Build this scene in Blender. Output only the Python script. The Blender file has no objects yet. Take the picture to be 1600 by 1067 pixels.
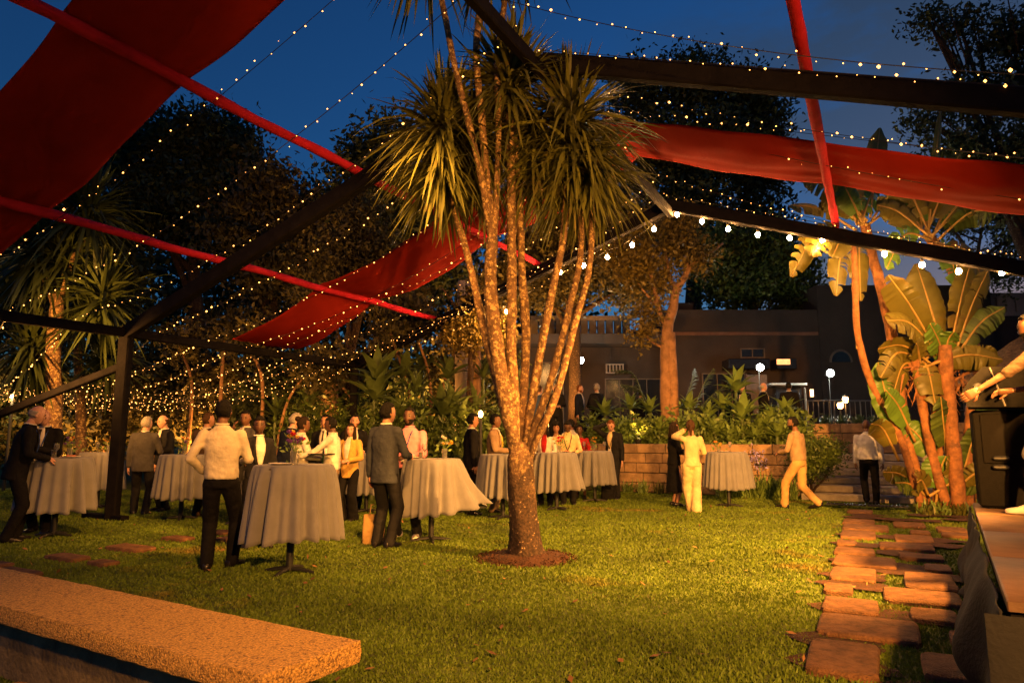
import bpy, math, random
import numpy as np
from mathutils import Vector, Matrix, noise

# ------------------------------------------------------------------ camera
SC = bpy.context.scene
COL = SC.collection
R = math.radians
F_PX = 1067.0
CAM_H = 1.36
PITCH = math.atan(0.142)
cam_data = bpy.data.cameras.new('camera')
cam_data.lens = 24.0
cam_data.sensor_width = 36.0
cam_data.clip_start = 0.05
cam_data.clip_end = 2000.0
cam = bpy.data.objects.new('camera', cam_data)
cam.location = (0, 0, CAM_H)
cam.rotation_euler = (math.pi / 2 + PITCH, 0, 0)
COL.objects.link(cam)
SC.camera = cam

# ------------------------------------------------------------------ dusk sky
world = bpy.data.worlds.new('World')
SC.world = world
world.use_nodes = True
wn, wl = world.node_tree.nodes, world.node_tree.links
wn.clear()
w_out = wn.new('ShaderNodeOutputWorld')
w_bg = wn.new('ShaderNodeBackground')
w_sky = wn.new('ShaderNodeTexSky')
w_sky.sky_type = 'NISHITA'
w_sky.sun_disc = False
w_sky.sun_elevation = R(0.1)
w_sky.sun_rotation = R(40)
w_sky.air_density = 1.0
w_sky.dust_density = 0.4
w_sky.ozone_density = 4.0
# broken dusk clouds, mixed in by direction
w_tc = wn.new('ShaderNodeTexCoord')
w_map = wn.new('ShaderNodeMapping')
w_map.inputs['Scale'].default_value = (1.0, 1.0, 2.6)
w_noise = wn.new('ShaderNodeTexNoise')
w_noise.inputs['Scale'].default_value = 3.4
w_noise.inputs['Detail'].default_value = 7.0
w_noise.inputs['Roughness'].default_value = 0.58
w_ramp = wn.new('ShaderNodeValToRGB')
w_ramp.color_ramp.elements[0].position = 0.36
w_ramp.color_ramp.elements[0].color = (0, 0, 0, 1)
w_ramp.color_ramp.elements[1].position = 0.54
w_ramp.color_ramp.elements[1].color = (1, 1, 1, 1)
w_dot = wn.new('ShaderNodeVectorMath')
w_dot.operation = 'DOT_PRODUCT'
w_dot.inputs[1].default_value = (0.60, 0.72, 0.30)
w_dr = wn.new('ShaderNodeMapRange')
w_dr.inputs[1].default_value = 0.84
w_dr.inputs[2].default_value = 0.94
w_mul = wn.new('ShaderNodeMath')
w_mul.operation = 'MULTIPLY'
w_tint = wn.new('ShaderNodeMix')
w_tint.data_type = 'RGBA'
w_tint.blend_type = 'MULTIPLY'
w_tint.inputs[0].default_value = 1.0
w_tint.inputs[7].default_value = (0.50, 0.92, 1.0, 1)
w_mix = wn.new('ShaderNodeMix')
w_mix.data_type = 'RGBA'
w_cl = wn.new('ShaderNodeMix')
w_cl.data_type = 'RGBA'
w_cl.blend_type = 'MULTIPLY'
w_cl.inputs[0].default_value = 1.0
w_cl.inputs[7].default_value = (1.9, 0.75, 0.50, 1)
wl.new(w_tc.outputs['Generated'], w_map.inputs['Vector'])
wl.new(w_map.outputs['Vector'], w_noise.inputs['Vector'])
wl.new(w_noise.outputs[0], w_ramp.inputs['Fac'])
wl.new(w_tc.outputs['Generated'], w_dot.inputs[0])
wl.new(w_dot.outputs['Value'], w_dr.inputs[0])
wl.new(w_dr.outputs[0], w_mul.inputs[0])
wl.new(w_ramp.outputs['Color'], w_mul.inputs[1])
wl.new(w_sky.outputs['Color'], w_tint.inputs[6])
wl.new(w_tint.outputs[2], w_mix.inputs[6])
wl.new(w_tint.outputs[2], w_cl.inputs[6])
wl.new(w_cl.outputs[2], w_mix.inputs[7])
wl.new(w_mul.outputs[0], w_mix.inputs[0])
wl.new(w_mix.outputs[2], w_bg.inputs['Color'])
w_bg.inputs['Strength'].default_value = 0.15
wl.new(w_bg.outputs['Background'], w_out.inputs['Surface'])

SC.view_settings.view_transform = 'Standard'
SC.view_settings.look = 'None'
SC.view_settings.gamma = 1.0
SC.view_settings.exposure = 1.3
SC.render.engine = 'CYCLES'
SC.cycles.use_denoising = True
SC.cycles.use_adaptive_sampling = True
SC.cycles.adaptive_threshold = 0.02
SC.cycles.max_bounces = 4
SC.cycles.diffuse_bounces = 2
SC.cycles.glossy_bounces = 2
SC.cycles.transmission_bounces = 5
SC.cycles.transparent_max_bounces = 4
SC.cycles.caustics_reflective = False
SC.cycles.caustics_refractive = False
SC.cycles.sample_clamp_indirect = 4.0

# ------------------------------------------------------------------ places
def ray(px, py):
    a = (px - 800.0) / F_PX
    b = (533.5 - py) / F_PX
    c, s = math.cos(PITCH), math.sin(PITCH)
    return Vector((a, c - b * s, s + b * c))

def at(px, py, d):
    """the point of the place seen at a pixel, d metres ahead"""
    r = ray(px, py)
    return Vector((0, 0, CAM_H)) + r * (d / r.y)

def on_plane(px, py, z=0.0):
    r = ray(px, py)
    return Vector((0, 0, CAM_H)) + r * ((z - CAM_H) / r.z)

AX = math.atan2(570.0, 1078.0)
CA, SA = math.cos(AX), math.sin(AX)

def tent(u, v, z=0.0):
    """marquee axes: u across, v along the ridge"""
    return Vector((CA * u + SA * v, -SA * u + CA * v, z))

def untent(p):
    return (CA * p.x - SA * p.y, SA * p.x + CA * p.y)

def nth(i):
    w = ('first', 'second', 'third', 'fourth', 'fifth', 'sixth', 'seventh', 'eighth', 'ninth', 'tenth', 'eleventh', 'twelfth', 'thirteenth', 'fourteenth', 'fifteenth', 'sixteenth', 'seventeenth',
         'eighteenth', 'nineteenth', 'twentieth')
    return w[i] if i < 20 else 'twenty-' + w[i - 20]

# ------------------------------------------------------------------ mesh tools
rng = np.random.default_rng(7)
random.seed(7)

def fast_mesh(name, verts, faces, mats=(), smooth=False):
    verts = np.asarray(verts, dtype=np.float32).reshape(-1, 3)
    faces = np.asarray(faces, dtype=np.int32)
    k = faces.shape[1]
    me = bpy.data.meshes.new(name)
    me.vertices.add(len(verts))
    me.vertices.foreach_set('co', verts.ravel())
    me.loops.add(faces.size)
    me.loops.foreach_set('vertex_index', faces.ravel())
    me.polygons.add(len(faces))
    me.polygons.foreach_set('loop_start', np.arange(0, faces.size, k, dtype=np.int32))
    for m in mats:
        me.materials.append(m)
    me.update(calc_edges=True)
    if smooth:
        me.shade_smooth()
    return me

WORLD_ROOTS = set()      # things whose parts are modelled in place

def link(o, parent=None):
    COL.objects.link(o)
    if parent is not None:
        o.parent = parent
        if parent.name in WORLD_ROOTS:
            o.matrix_parent_inverse = parent.matrix_basis.inverted()
    return o

def tag(o, label=None, cat=None, group=None, kind=None):
    if label:
        o['label'] = label
    if cat:
        o['category'] = cat
    if group:
        o['group'] = group
    if kind:
        o['kind'] = kind
    return o

def thing(name, label, cat, loc=(0, 0, 0), rz=0.0, group=None, world=False):
    o = bpy.data.objects.new(name, None)
    o.empty_display_size = 0.2
    o.location = loc
    o.rotation_euler = (0, 0, rz)
    link(o)
    if world:
        WORLD_ROOTS.add(o.name)
    return tag(o, label, cat, group)

def inst(name, me, parent=None, mat=None):
    o = bpy.data.objects.new(name, me)
    link(o, parent)
    if mat is not None:
        o.matrix_local = mat
    return o

class MB:
    def __init__(self):
        self.v, self.f, self.m = [], [], []

    def add(self, vs, fs, mi=0):
        b = len(self.v)
        self.v.extend([tuple(p) for p in vs])
        self.f.extend([tuple(i + b for i in q) for q in fs])
        self.m.extend([mi] * len(fs))
        return self

    def box(self, c, s, rz=0.0, mi=0, bev=0.0, mat=None):
        hx, hy, hz = s[0] / 2, s[1] / 2, s[2] / 2
        if bev <= 0:
            vs = [(x, y, z) for z in (-hz, hz) for x, y in ((-hx, -hy), (hx, -hy), (hx, hy), (-hx, hy))]
            fs = [(3, 2, 1, 0), (4, 5, 6, 7)] + [(i, (i + 1) % 4, (i + 1) % 4 + 4, i + 4) for i in range(4)]
        else:
            b = min(bev, hx * .9, hy * .9, hz * .9)
            rings = []
            for z, i in ((-hz, b), (-hz + b, 0), (hz - b, 0), (hz, b)):
                x, y = hx - i, hy - i
                e = b * 0.7
                rings.append([(-x, -y + e, z), (-x + e, -y, z), (x - e, -y, z), (x, -y + e, z),
                              (x, y - e, z), (x - e, y, z), (-x + e, y, z), (-x, y - e, z)])
            vs = [p for r_ in rings for p in r_]
            fs = [tuple(range(7, -1, -1)), tuple(range(24, 32))]
            for k in range(3):
                fs += [(k * 8 + i, k * 8 + (i + 1) % 8, k * 8 + 8 + (i + 1) % 8, k * 8 + 8 + i) for i in range(8)]
        M = Matrix.Translation(Vector(c)) @ Matrix.Rotation(rz, 4, 'Z')
        if mat is not None:
            M = mat
        return self.add([M @ Vector(p) for p in vs], fs, mi)

    def loft(self, rings, mi=0, cap=True, close=True):
        n = len(rings[0])
        vs = [p for r_ in rings for p in r_]
        fs = []
        m = n if close else n - 1
        for k in range(len(rings) - 1):
            for i in range(m):
                j = (i + 1) % n
                fs.append((k * n + i, k * n + j, (k + 1) * n + j, (k + 1) * n + i))
        if cap:
            fs.append(tuple(range(n - 1, -1, -1)))
            fs.append(tuple((len(rings) - 1) * n + i for i in range(n)))
        return self.add(vs, fs, mi)

    def tube(self, pts, radii, n=8, mi=0, cap=True, wob=0.0):
        pts = [Vector(p) for p in pts]
        if not hasattr(radii, '__len__'):
            radii = [radii] * len(pts)
        rings = []
        t0 = (pts[1] - pts[0]).normalized()
        ref = Vector((1, 0, 0)) if abs(t0.x) < 0.8 else Vector((0, 1, 0))
        nx = (ref - t0 * ref.dot(t0)).normalized()
        for i, p in enumerate(pts):
            a = pts[max(i - 1, 0)]
            b = pts[min(i + 1, len(pts) - 1)]
            t = (b - a).normalized()
            nx = (nx - t * nx.dot(t)).normalized()
            ny = t.cross(nx)
            rr = []
            for k in range(n):
                an = 2 * math.pi * k / n
                r_ = radii[i] * (1 + (random.uniform(-wob, wob) if wob else 0))
                rr.append(p + nx * (math.cos(an) * r_) + ny * (math.sin(an) * r_))
            rings.append(rr)
        return self.loft(rings, mi, cap)

    def ell(self, c, r_, nu=12, nv=8, M=None, mi=0):
        c = Vector(c)
        rings = []
        for j in range(1, nv):
            th = math.pi * j / nv
            rings.append([Vector((r_[0] * math.sin(th) * math.cos(2 * math.pi * i / nu),
                                  r_[1] * math.sin(th) * math.sin(2 * math.pi * i / nu),
                                  -r_[2] * math.cos(th))) for i in range(nu)])
        vs = [p for q in rings for p in q] + [Vector((0, 0, -r_[2])), Vector((0, 0, r_[2]))]
        fs = []
        for k in range(nv - 2):
            for i in range(nu):
                j = (i + 1) % nu
                fs.append((k * nu + i, k * nu + j, (k + 1) * nu + j, (k + 1) * nu + i))
        b, t = len(vs) - 2, len(vs) - 1
        for i in range(nu):
            j = (i + 1) % nu
            fs.append((b, j, i))
            fs.append((t, (nv - 2) * nu + i, (nv - 2) * nu + j))
        if M is not None:
            vs = [M @ p for p in vs]
        return self.add([p + c for p in vs], fs, mi)

    def capsule(self, a, b, ra, rb, n=10, mi=0):
        a, b = Vector(a), Vector(b)
        t = (b - a)
        L = t.length
        if L < 1e-5:
            return self.ell(a, (ra, ra, ra), n, 6, mi=mi)
        t /= L
        pts, rad = [], []
        for k in (-.98, -.75, -.4, 0):
            pts.append(a + t * (ra * k))
            rad.append(ra * math.sqrt(max(1 - k * k, 0.02)))
        for k in (0, .4, .75, .98):
            pts.append(b + t * (rb * k))
            rad.append(rb * math.sqrt(max(1 - k * k, 0.02)))
        return self.tube(pts, rad, n, mi)

    def lathe(self, c, prof, n=24, mi=0, cap=True):
        c = Vector(c)
        rings = [[c + Vector((r_ * math.cos(2 * math.pi * i / n), r_ * math.sin(2 * math.pi * i / n), z)) for i in range(n)] for r_, z in prof]
        return self.loft(rings, mi, cap)

    def mesh(self, name, mats, smooth=True, angle=42):
        me = bpy.data.meshes.new(name)
        me.from_pydata(self.v, [], self.f)
        if not isinstance(mats, (list, tuple)):
            mats = [mats]
        for m in mats:
            me.materials.append(m)
        if len(mats) > 1:
            me.polygons.foreach_set('material_index', self.m)
        if smooth:
            me.shade_smooth()
            me.set_sharp_from_angle(angle=R(angle))
        me.update()
        return me

    def build(self, name, mats, parent=None, smooth=True, angle=42):
        return inst(name, self.mesh(name, mats, smooth, angle), parent)

# ------------------------------------------------------------------ materials
_mats = {}

def mat(key, col, rough=0.7, metal=0.0, var=0.25, scale=8.0, bump=0.0, bscale=40.0, col2=None, thr=None,
        island=0.0, emit=None, estr=0.0, spec=0.4, trans=0.0, sheen=0.0, sub=0.0):
    """one procedural material: base colour varied by noise, optional second colour in patches, bump"""
    if key in _mats:
        return _mats[key]
    m = bpy.data.materials.new(key)
    m.use_nodes = True
    nt = m.node_tree
    N, L = nt.nodes, nt.links
    b = N['Principled BSDF']
    b.inputs['Roughness'].default_value = rough
    b.inputs['Metallic'].default_value = metal
    b.inputs['Specular IOR Level'].default_value = spec
    if sheen:
        b.inputs['Sheen Weight'].default_value = sheen
    if trans:
        b.inputs['Transmission Weight'].default_value = trans
        b.inputs['IOR'].default_value = 1.45
    tc = N.new('ShaderNodeTexCoord')
    nz = N.new('ShaderNodeTexNoise')
    nz.inputs['Scale'].default_value = scale
    nz.inputs['Detail'].default_value = 5.0
    nz.inputs['Roughness'].default_value = 0.6
    L.new(tc.outputs['Object'], nz.inputs['Vector'])
    rp = N.new('ShaderNodeValToRGB')
    c = Vector(col[:3])
    lo, hi = c * (1 - var), c * (1 + var)
    rp.color_ramp.elements[0].position = 0.3
    rp.color_ramp.elements[1].position = 0.7
    rp.color_ramp.elements[0].color = (*lo, 1)
    rp.color_ramp.elements[1].color = (*hi, 1)
    L.new(nz.outputs[0], rp.inputs['Fac'])
    outc = rp.outputs['Color']
    if col2 is not None:
        n2 = N.new('ShaderNodeTexNoise')
        n2.inputs['Scale'].default_value = thr[1]
        n2.inputs['Detail'].default_value = 6.0
        n2.inputs['Roughness'].default_value = 0.65
        L.new(tc.outputs['Object'], n2.inputs['Vector'])
        r2 = N.new('ShaderNodeValToRGB')
        r2.color_ramp.elements[0].position = thr[0]
        r2.color_ramp.elements[1].position = thr[0] + thr[2]
        L.new(n2.outputs[0], r2.inputs['Fac'])
        mx = N.new('ShaderNodeMix')
        mx.data_type = 'RGBA'
        L.new(r2.outputs['Color'], mx.inputs[0])
        L.new(outc, mx.inputs[6])
        mx.inputs[7].default_value = (*col2, 1)
        outc = mx.outputs[2]
    if island:
        gi = N.new('ShaderNodeNewGeometry')
        mr = N.new('ShaderNodeMapRange')
        mr.inputs[3].default_value = 1 - island
        mr.inputs[4].default_value = 1 + island
        L.new(gi.outputs['Random Per Island'], mr.inputs[0])
        mm = N.new('ShaderNodeVectorMath')
        mm.operation = 'SCALE'
        L.new(outc, mm.inputs[0])
        L.new(mr.outputs[0], mm.inputs['Scale'])
        outc = mm.outputs[0]
    L.new(outc, b.inputs['Base Color'])
    if bump:
        bz = N.new('ShaderNodeTexNoise')
        bz.inputs['Scale'].default_value = bscale
        bz.inputs['Detail'].default_value = 4.0
        L.new(tc.outputs['Object'], bz.inputs['Vector'])
        bp = N.new('ShaderNodeBump')
        bp.inputs['Strength'].default_value = bump
        bp.inputs['Distance'].default_value = 0.02
        L.new(bz.outputs[0], bp.inputs['Height'])
        L.new(bp.outputs['Normal'], b.inputs['Normal'])
    if emit is not None:
        b.inputs['Emission Color'].default_value = (*emit, 1)
        b.inputs['Emission Strength'].default_value = estr
    if sub:
        # thin leaf: some light passes through
        tr = N.new('ShaderNodeBsdfTranslucent')
        L.new(outc, tr.inputs['Color'])
        ms = N.new('ShaderNodeMixShader')
        ms.inputs[0].default_value = sub
        L.new(b.outputs[0], ms.inputs[1])
        L.new(tr.outputs[0], ms.inputs[2])
        L.new(ms.outputs[0], N['Material Output'].inputs['Surface'])
    _mats[key] = m
    return m

def glow(key, col, strength, sample=True):
    if key in _mats:
        return _mats[key]
    m = mat(key, (0.8, 0.7, 0.5), emit=col, estr=strength)
    if not sample:
        m.cycles.emission_sampling = 'NONE'
    return m

WARM = (1.0, 0.41, 0.075)

def lamp(name, kind, loc, power, col, radius=0.05, target=None, size=None, blend=1.0, parent=None):
    ld = bpy.data.lights.new(name, kind)
    ld.energy = power
    ld.color = col
    ld.shadow_soft_size = radius
    if kind == 'SPOT':
        ld.spot_size = size
        ld.spot_blend = blend
    o = bpy.data.objects.new(name, ld)
    o.location = loc
    if target is not None:
        o.rotation_euler = (Vector(target) - Vector(loc)).to_track_quat('-Z', 'Y').to_euler()
    link(o, parent)
    return o

def leaf_cloud(name, blobs, n, size, material, parent=None, seed=1, shell=0.55, aspect=0.45, kind='stuff', flat=0.0):
    """n leaf-sized diamonds spread through ellipsoid blobs [(centre, (rx,ry,rz))...]"""
    g = np.random.default_rng(seed)
    vol = np.array([b[1][0] * b[1][1] * b[1][2] for b in blobs]) ** 0.75
    pick = g.choice(len(blobs), n, p=vol / vol.sum())
    cen = np.array([tuple(b[0]) for b in blobs])[pick]
    rad = np.array([b[1] for b in blobs])[pick]
    d = g.normal(size=(n, 3))
    d /= np.linalg.norm(d, axis=1)[:, None]
    rr = (shell + (1 - shell) * g.random(n)) * (1 + 0.18 * g.normal(size=n) * (g.random(n) < 0.4))
    # clump the leaves on sub-branches
    p = cen + d * rad * rr[:, None]
    k = max(n // 14, 1)
    anchor = p[g.integers(0, n, k)]
    a = anchor[g.integers(0, k, n)]
    p = a + g.normal(size=(n, 3)) * size * 2.6
    nrm = g.normal(size=(n, 3))
    nrm[:, 2] = nrm[:, 2] * (1 - flat) + flat * 2
    nrm /= np.linalg.norm(nrm, axis=1)[:, None]
    t = g.normal(size=(n, 3))
    t -= nrm * (t * nrm).sum(1)[:, None]
    t /= np.linalg.norm(t, axis=1)[:, None]
    s = np.cross(nrm, t)
    L = (size * g.uniform(0.6, 1.35, n))[:, None]
    V = np.stack([p - t * L, p + s * L * aspect, p + t * L, p - s * L * aspect], 1).reshape(-1, 3)
    Fc = np.arange(4 * n).reshape(-1, 4)
    o = inst(name, fast_mesh(name, V, Fc, [material]), parent)
    if kind:
        o['kind'] = kind
    return o
# ================================================================== the setting
M_LAWN = mat('lawn_soil', (0.075, 0.105, 0.014), 0.95, var=0.5, scale=1.6, col2=(0.085, 0.042, 0.018), thr=(0.60, 0.9, 0.12), bump=0.6, bscale=60)
M_BLADE = mat('grass_blade', (0.112, 0.170, 0.014), 0.62, var=0.35, scale=0.8, island=0.28, col2=(0.24, 0.15, 0.03), thr=(0.57, 0.42, 0.14), sub=0.25)
M_SOIL = mat('red_soil', (0.055, 0.022, 0.011), 0.95, var=0.5, scale=9, bump=1.0, bscale=45)
M_PAVER = mat('red_paver', (0.165, 0.080, 0.035), 0.9, var=0.5, scale=11, bump=1.0, bscale=70, col2=(0.12, 0.065, 0.03), thr=(0.54, 5.0, 0.22))
M_STONE = mat('wall_stone', (0.30, 0.19, 0.10), 0.9, var=0.35, scale=3.5, bump=0.9, bscale=18, col2=(0.14, 0.085, 0.05), thr=(0.55, 2.0, 0.2))
M_STEP = mat('step_stone', (0.36, 0.31, 0.24), 0.85, var=0.3, scale=4, bump=0.6, bscale=30, col2=(0.20, 0.17, 0.13), thr=(0.55, 2.2, 0.25))
M_TERR = mat('terrace_paving', (0.10, 0.08, 0.06), 0.9, var=0.3, scale=2, bump=0.4, bscale=20)
M_AGG = mat('exposed_aggregate', (0.62, 0.36, 0.10), 0.8, var=0.6, scale=95, bump=1.0, bscale=110, col2=(0.20, 0.11, 0.045), thr=(0.54, 60.0, 0.08))
M_CONC = mat('bench_plinth', (0.17, 0.13, 0.07), 0.9, var=0.4, scale=4, bump=0.6, bscale=30, col2=(0.07, 0.05, 0.03), thr=(0.55, 5.0, 0.2))

g = MB().add([(-260, -60, 0), (260, -60, 0), (260, 420, 0), (-260, 420, 0)], [(0, 1, 2, 3)])
ground = tag(g.build('ground', M_LAWN, smooth=False), kind='structure')

# raised terrace beyond the lawn
WALL_V = 17.25
TERR_Z = 1.20
mb = MB()
for u0, u1, v0, v1, z in ((-9.6, -1.6, WALL_V + 0.22, 60, TERR_Z), (-1.58, 2.35, 20.45, 60, 1.40), (2.40, 24, 17.5, 60, TERR_Z)):
    c = tent((u0 + u1) / 2, (v0 + v1) / 2, z / 2)
    mb.box(c, (u1 - u0, v1 - v0, z), -AX)
tag(mb.build('terrace', M_TERR, smooth=False), kind='structure')

# ---- pavers of the right-hand path: (x0, x1, y0, y1) in metres on the ground
PAVERS = []
def paver_px(x0, x1, y0, y1):
    ym = (y0 + y1) / 2
    a, b = on_plane(x0, ym), on_plane(x1, ym)
    c, d = on_plane((x0 + x1) / 2, y0), on_plane((x0 + x1) / 2, y1)
    ua, ub = untent(a)[0], untent(b)[0]
    vc, vd = untent(c)[1], untent(d)[1]
    du, dv = ub - ua, vc - vd
    return ua + .03 * du, ub - .03 * du, vd + .10 * dv, vc - .05 * dv
def zr(x0, x1, y0, y1):
    return (1200 + x0 / 3.475, 1200 + x1 / 3.475, 760 + y0 / 3.475, 760 + y1 / 3.475)
for q in ((400, 585, 188, 218), (665, 860, 205, 235), (395, 675, 217, 252), (915, 1085, 234, 262), (770, 885, 252, 275),
          (385, 592, 252, 297), (940, 1100, 264, 287), (680, 905, 277, 320), (368, 485, 305, 335), (597, 915, 322, 362),
          (352, 592, 347, 390), (705, 960, 382, 415), (342, 712, 395, 460), (850, 1000, 442, 485), (330, 600, 457, 540),
          (735, 1030, 488, 590), (300, 470, 548, 605), (612, 1060, 582, 665), (280, 612, 627, 725), (770, 1045, 690, 772),
          (248, 845, 722, 868), (990, 1180, 820, 900), (195, 625, 862, 1080), (835, 1185, 945, 1105), (160, 420, 1130, 1290),
          (480, 900, 1150, 1330), (425, 575, 137, 155)):
    PAVERS.append(paver_px(*zr(*q)))
N_PATH = len(PAVERS)
for x0, x1, y0, y1 in ((150, 400, 130, 160), (405, 670, 90, 120), (350, 500, 156, 182), (660, 820, 55, 74), (-60, 60, 165, 188),
                       (-90, 225, 192, 226), (860, 985, 30, 50), (905, 1000, 52, 78)):
    PAVERS.append(paver_px(x0 / 2.667, x1 / 2.667, 820 + y0 / 2.667, 820 + y1 / 2.667))
# keep a strip of turf between neighbouring slabs
for _ in range(3):
    for i in range(len(PAVERS)):
        for j in range(i):
            a, b = list(PAVERS[i]), list(PAVERS[j])
            if min(a[1], b[1]) - max(a[0], b[0]) > -.02 and min(a[3], b[3]) - max(a[2], b[2]) > -.06:
                ou, ov = min(a[1], b[1]) - max(a[0], b[0]), min(a[3], b[3]) - max(a[2], b[2])
                if ou < ov:
                    lo, hi = (a, b) if a[0] + a[1] < b[0] + b[1] else (b, a)
                    m = (lo[1] + hi[0]) / 2
                    lo[1], hi[0] = min(lo[1], m - .035), max(hi[0], m + .035)
                else:
                    lo, hi = (a, b) if a[2] + a[3] < b[2] + b[3] else (b, a)
                    m = (lo[3] + hi[2]) / 2
                    lo[3], hi[2] = min(lo[3], m - .04), max(hi[2], m + .04)
                PAVERS[i], PAVERS[j] = tuple(a), tuple(b)
path = thing('stone_path', 'path of worn red paving slabs sunk in grass, running toward the steps', 'path', world=True)
trail = thing('stone_path', 'stepping slabs sunk in dark grass behind the bench at left', 'path', world=True)
for i, (u0, u1, v0, v1) in enumerate(PAVERS):
    cu, cv = (u0 + u1) / 2, (v0 + v1) / 2
    su, sv = max(u1 - u0, 0.14), max(v1 - v0, 0.12)
    mb = MB()
    n = 20
    rings = []
    ph = [random.uniform(0, 6) for _ in range(3)]
    for z, k in ((-0.05, 1.0), (0.03, 1.0), (0.042, 0.97), (0.048, 0.92)):
        rr = []
        for j in range(n):
            an = 2 * math.pi * j / n
            c_, s_ = math.cos(an), math.sin(an)
            e = 0.22
            x = math.copysign(abs(c_) ** e, c_) * su / 2
            y = math.copysign(abs(s_) ** e, s_) * sv / 2
            w = 1 + 0.022 * math.sin(3 * an + ph[0]) + 0.018 * math.sin(7 * an + ph[1]) + 0.012 * math.sin(11 * an + ph[2])
            rr.append(tent(cu + x * w * k, cv + y * w * k, z))
        rings.append(rr)
    mb.loft(rings)
    mb.build('slab', M_PAVER, path if i < N_PATH else trail, angle=30)
# bare soil sheet between the slabs
us = untent(on_plane(1250, 1010))[0] - 0.12
mb = MB()
for k in range(26):
    v0 = 2.6 + k * 0.46
    for j in range(4):
        if random.random() < 0.42:
            cu, cv = us + 0.38 + j * 0.46 + random.uniform(-.06, .06), v0 + random.uniform(-.1, .1)
            ph = random.uniform(0, 6)
            rr = [tent(cu + math.cos(a) * (0.30 + 0.07 * math.sin(3 * a + ph)), cv + math.sin(a) * (0.22 + 0.05 * math.sin(4 * a + ph)), 0.006 + 0.0004 * (k * 4 + j)) for a in np.linspace(0, 2 * math.pi, 14, endpoint=False)]
            mb.add(rr, [tuple(range(14))])
SOIL_PATCH = tag(mb.build('bare_soil', M_SOIL, smooth=False), 'bare red soil showing between the path slabs', 'soil', kind='stuff')

# ---- mulch ring under the central tree
TREE = on_plane(822, 874)
mb = MB()
rings = []
for r_, z in ((0.52, 0.0), (0.47, 0.03), (0.38, 0.06), (0.2, 0.075), (0.02, 0.08)):
    rings.append([TREE + Vector((math.cos(a) * r_ * (1 + .06 * math.sin(5 * a)), math.sin(a) * r_ * (1 + .08 * math.sin(4 * a + 1)), z + random.uniform(-.008, .008))) for a in np.linspace(0, 2 * math.pi, 36, endpoint=False)])
mb.loft(rings, cap=False)
tag(mb.build('soil_ring', M_SOIL), kind='structure')
gch = np.random.default_rng(3)
n = 1500
ang, rad = gch.uniform(0, 6.283, n), np.sqrt(gch.uniform(0.1, 1, n)) * 0.60
cc = np.stack([TREE.x + np.cos(ang) * rad, TREE.y + np.sin(ang) * rad, 0.05 - 0.05 * (rad / .64) ** 2 + gch.uniform(.005, .03, n)], 1)
t = gch.normal(size=(n, 3)); t /= np.linalg.norm(t, axis=1)[:, None]
s = gch.normal(size=(n, 3)); s /= np.linalg.norm(s, axis=1)[:, None]
L = gch.uniform(.008, .022, n)[:, None]
V = np.stack([cc - t * L, cc + s * L * .6, cc + t * L, cc - s * L * .6], 1).reshape(-1, 3)
tag(inst('mulch_chips', fast_mesh('mulch', V, np.arange(4 * n).reshape(-1, 4), [M_SOIL])), 'loose red mulch chips at foot of the central palm', 'mulch', kind='stuff')

# ---- grass blades
def make_grass():
    gg = np.random.default_rng(11)
    n = 420000
    # denser near the camera: depth drawn so that the density falls about as 1 / d^1.6
    q = gg.random(n)
    d0, d1, e = 2.3, 18.5, 0.45
    y = (d0 ** e + q * (d1 ** e - d0 ** e)) ** (1 / e)
    x = (gg.random(n) * 2 - 1) * (y * 0.80 + 0.6)
    u = CA * x - SA * y
    v = SA * x + CA * y
    keep = v < WALL_V - 0.25
    keep &= ~((u > -1.6) & (u < 2.5) & (v > 16.6))
    for (u0, u1, v0, v1) in PAVERS:
        m = 0.015
        keep &= ~((u > u0 + m) & (u < u1 - m) & (v > v0 + m) & (v < v1 - m))
    keep &= ((x - TREE.x) ** 2 + (y - TREE.y) ** 2) > 0.47 ** 2
    # the worn path edges carry little grass
    onp = (u > us - 0.05) & (u < us + 1.9) & (v < 16.3)
    keep &= ~(onp & (gg.random(n) < 0.35))
    x, y = x[keep], y[keep]
    n = len(x)
    patch = 0.5 + 0.5 * np.sin(x * 1.7 + 1.3 * np.sin(y * 1.1)) * np.sin(y * 1.9 + x * .4)
    h = (0.013 + 0.014 * gg.random(n)) * (0.75 + 0.5 * patch) * (1 + 0.02 * y)
    w = (0.0035 + 0.0009 * y)
    an = gg.uniform(0, 6.283, n)
    ax, ay = np.cos(an) * w, np.sin(an) * w
    la = gg.uniform(0, 6.283, n)
    lean = h * gg.uniform(0.1, 0.9, n)
    lx, ly = np.cos(la) * lean, np.sin(la) * lean
    z = np.zeros(n)
    V = np.stack([np.stack([x - ax, y - ay, z], 1), np.stack([x + ax, y + ay, z], 1),
                  np.stack([x + ax * .55 + lx * .4, y + ay * .55 + ly * .4, h * .6], 1),
                  np.stack([x + lx, y + ly, h], 1)], 1).reshape(-1, 3)
    o = inst('grass', fast_mesh('grass', V, np.arange(4 * n).reshape(-1, 4), [M_BLADE]))
    tag(o, 'short green lawn grass under the marquee', 'grass', kind='stuff')
make_grass()

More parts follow.
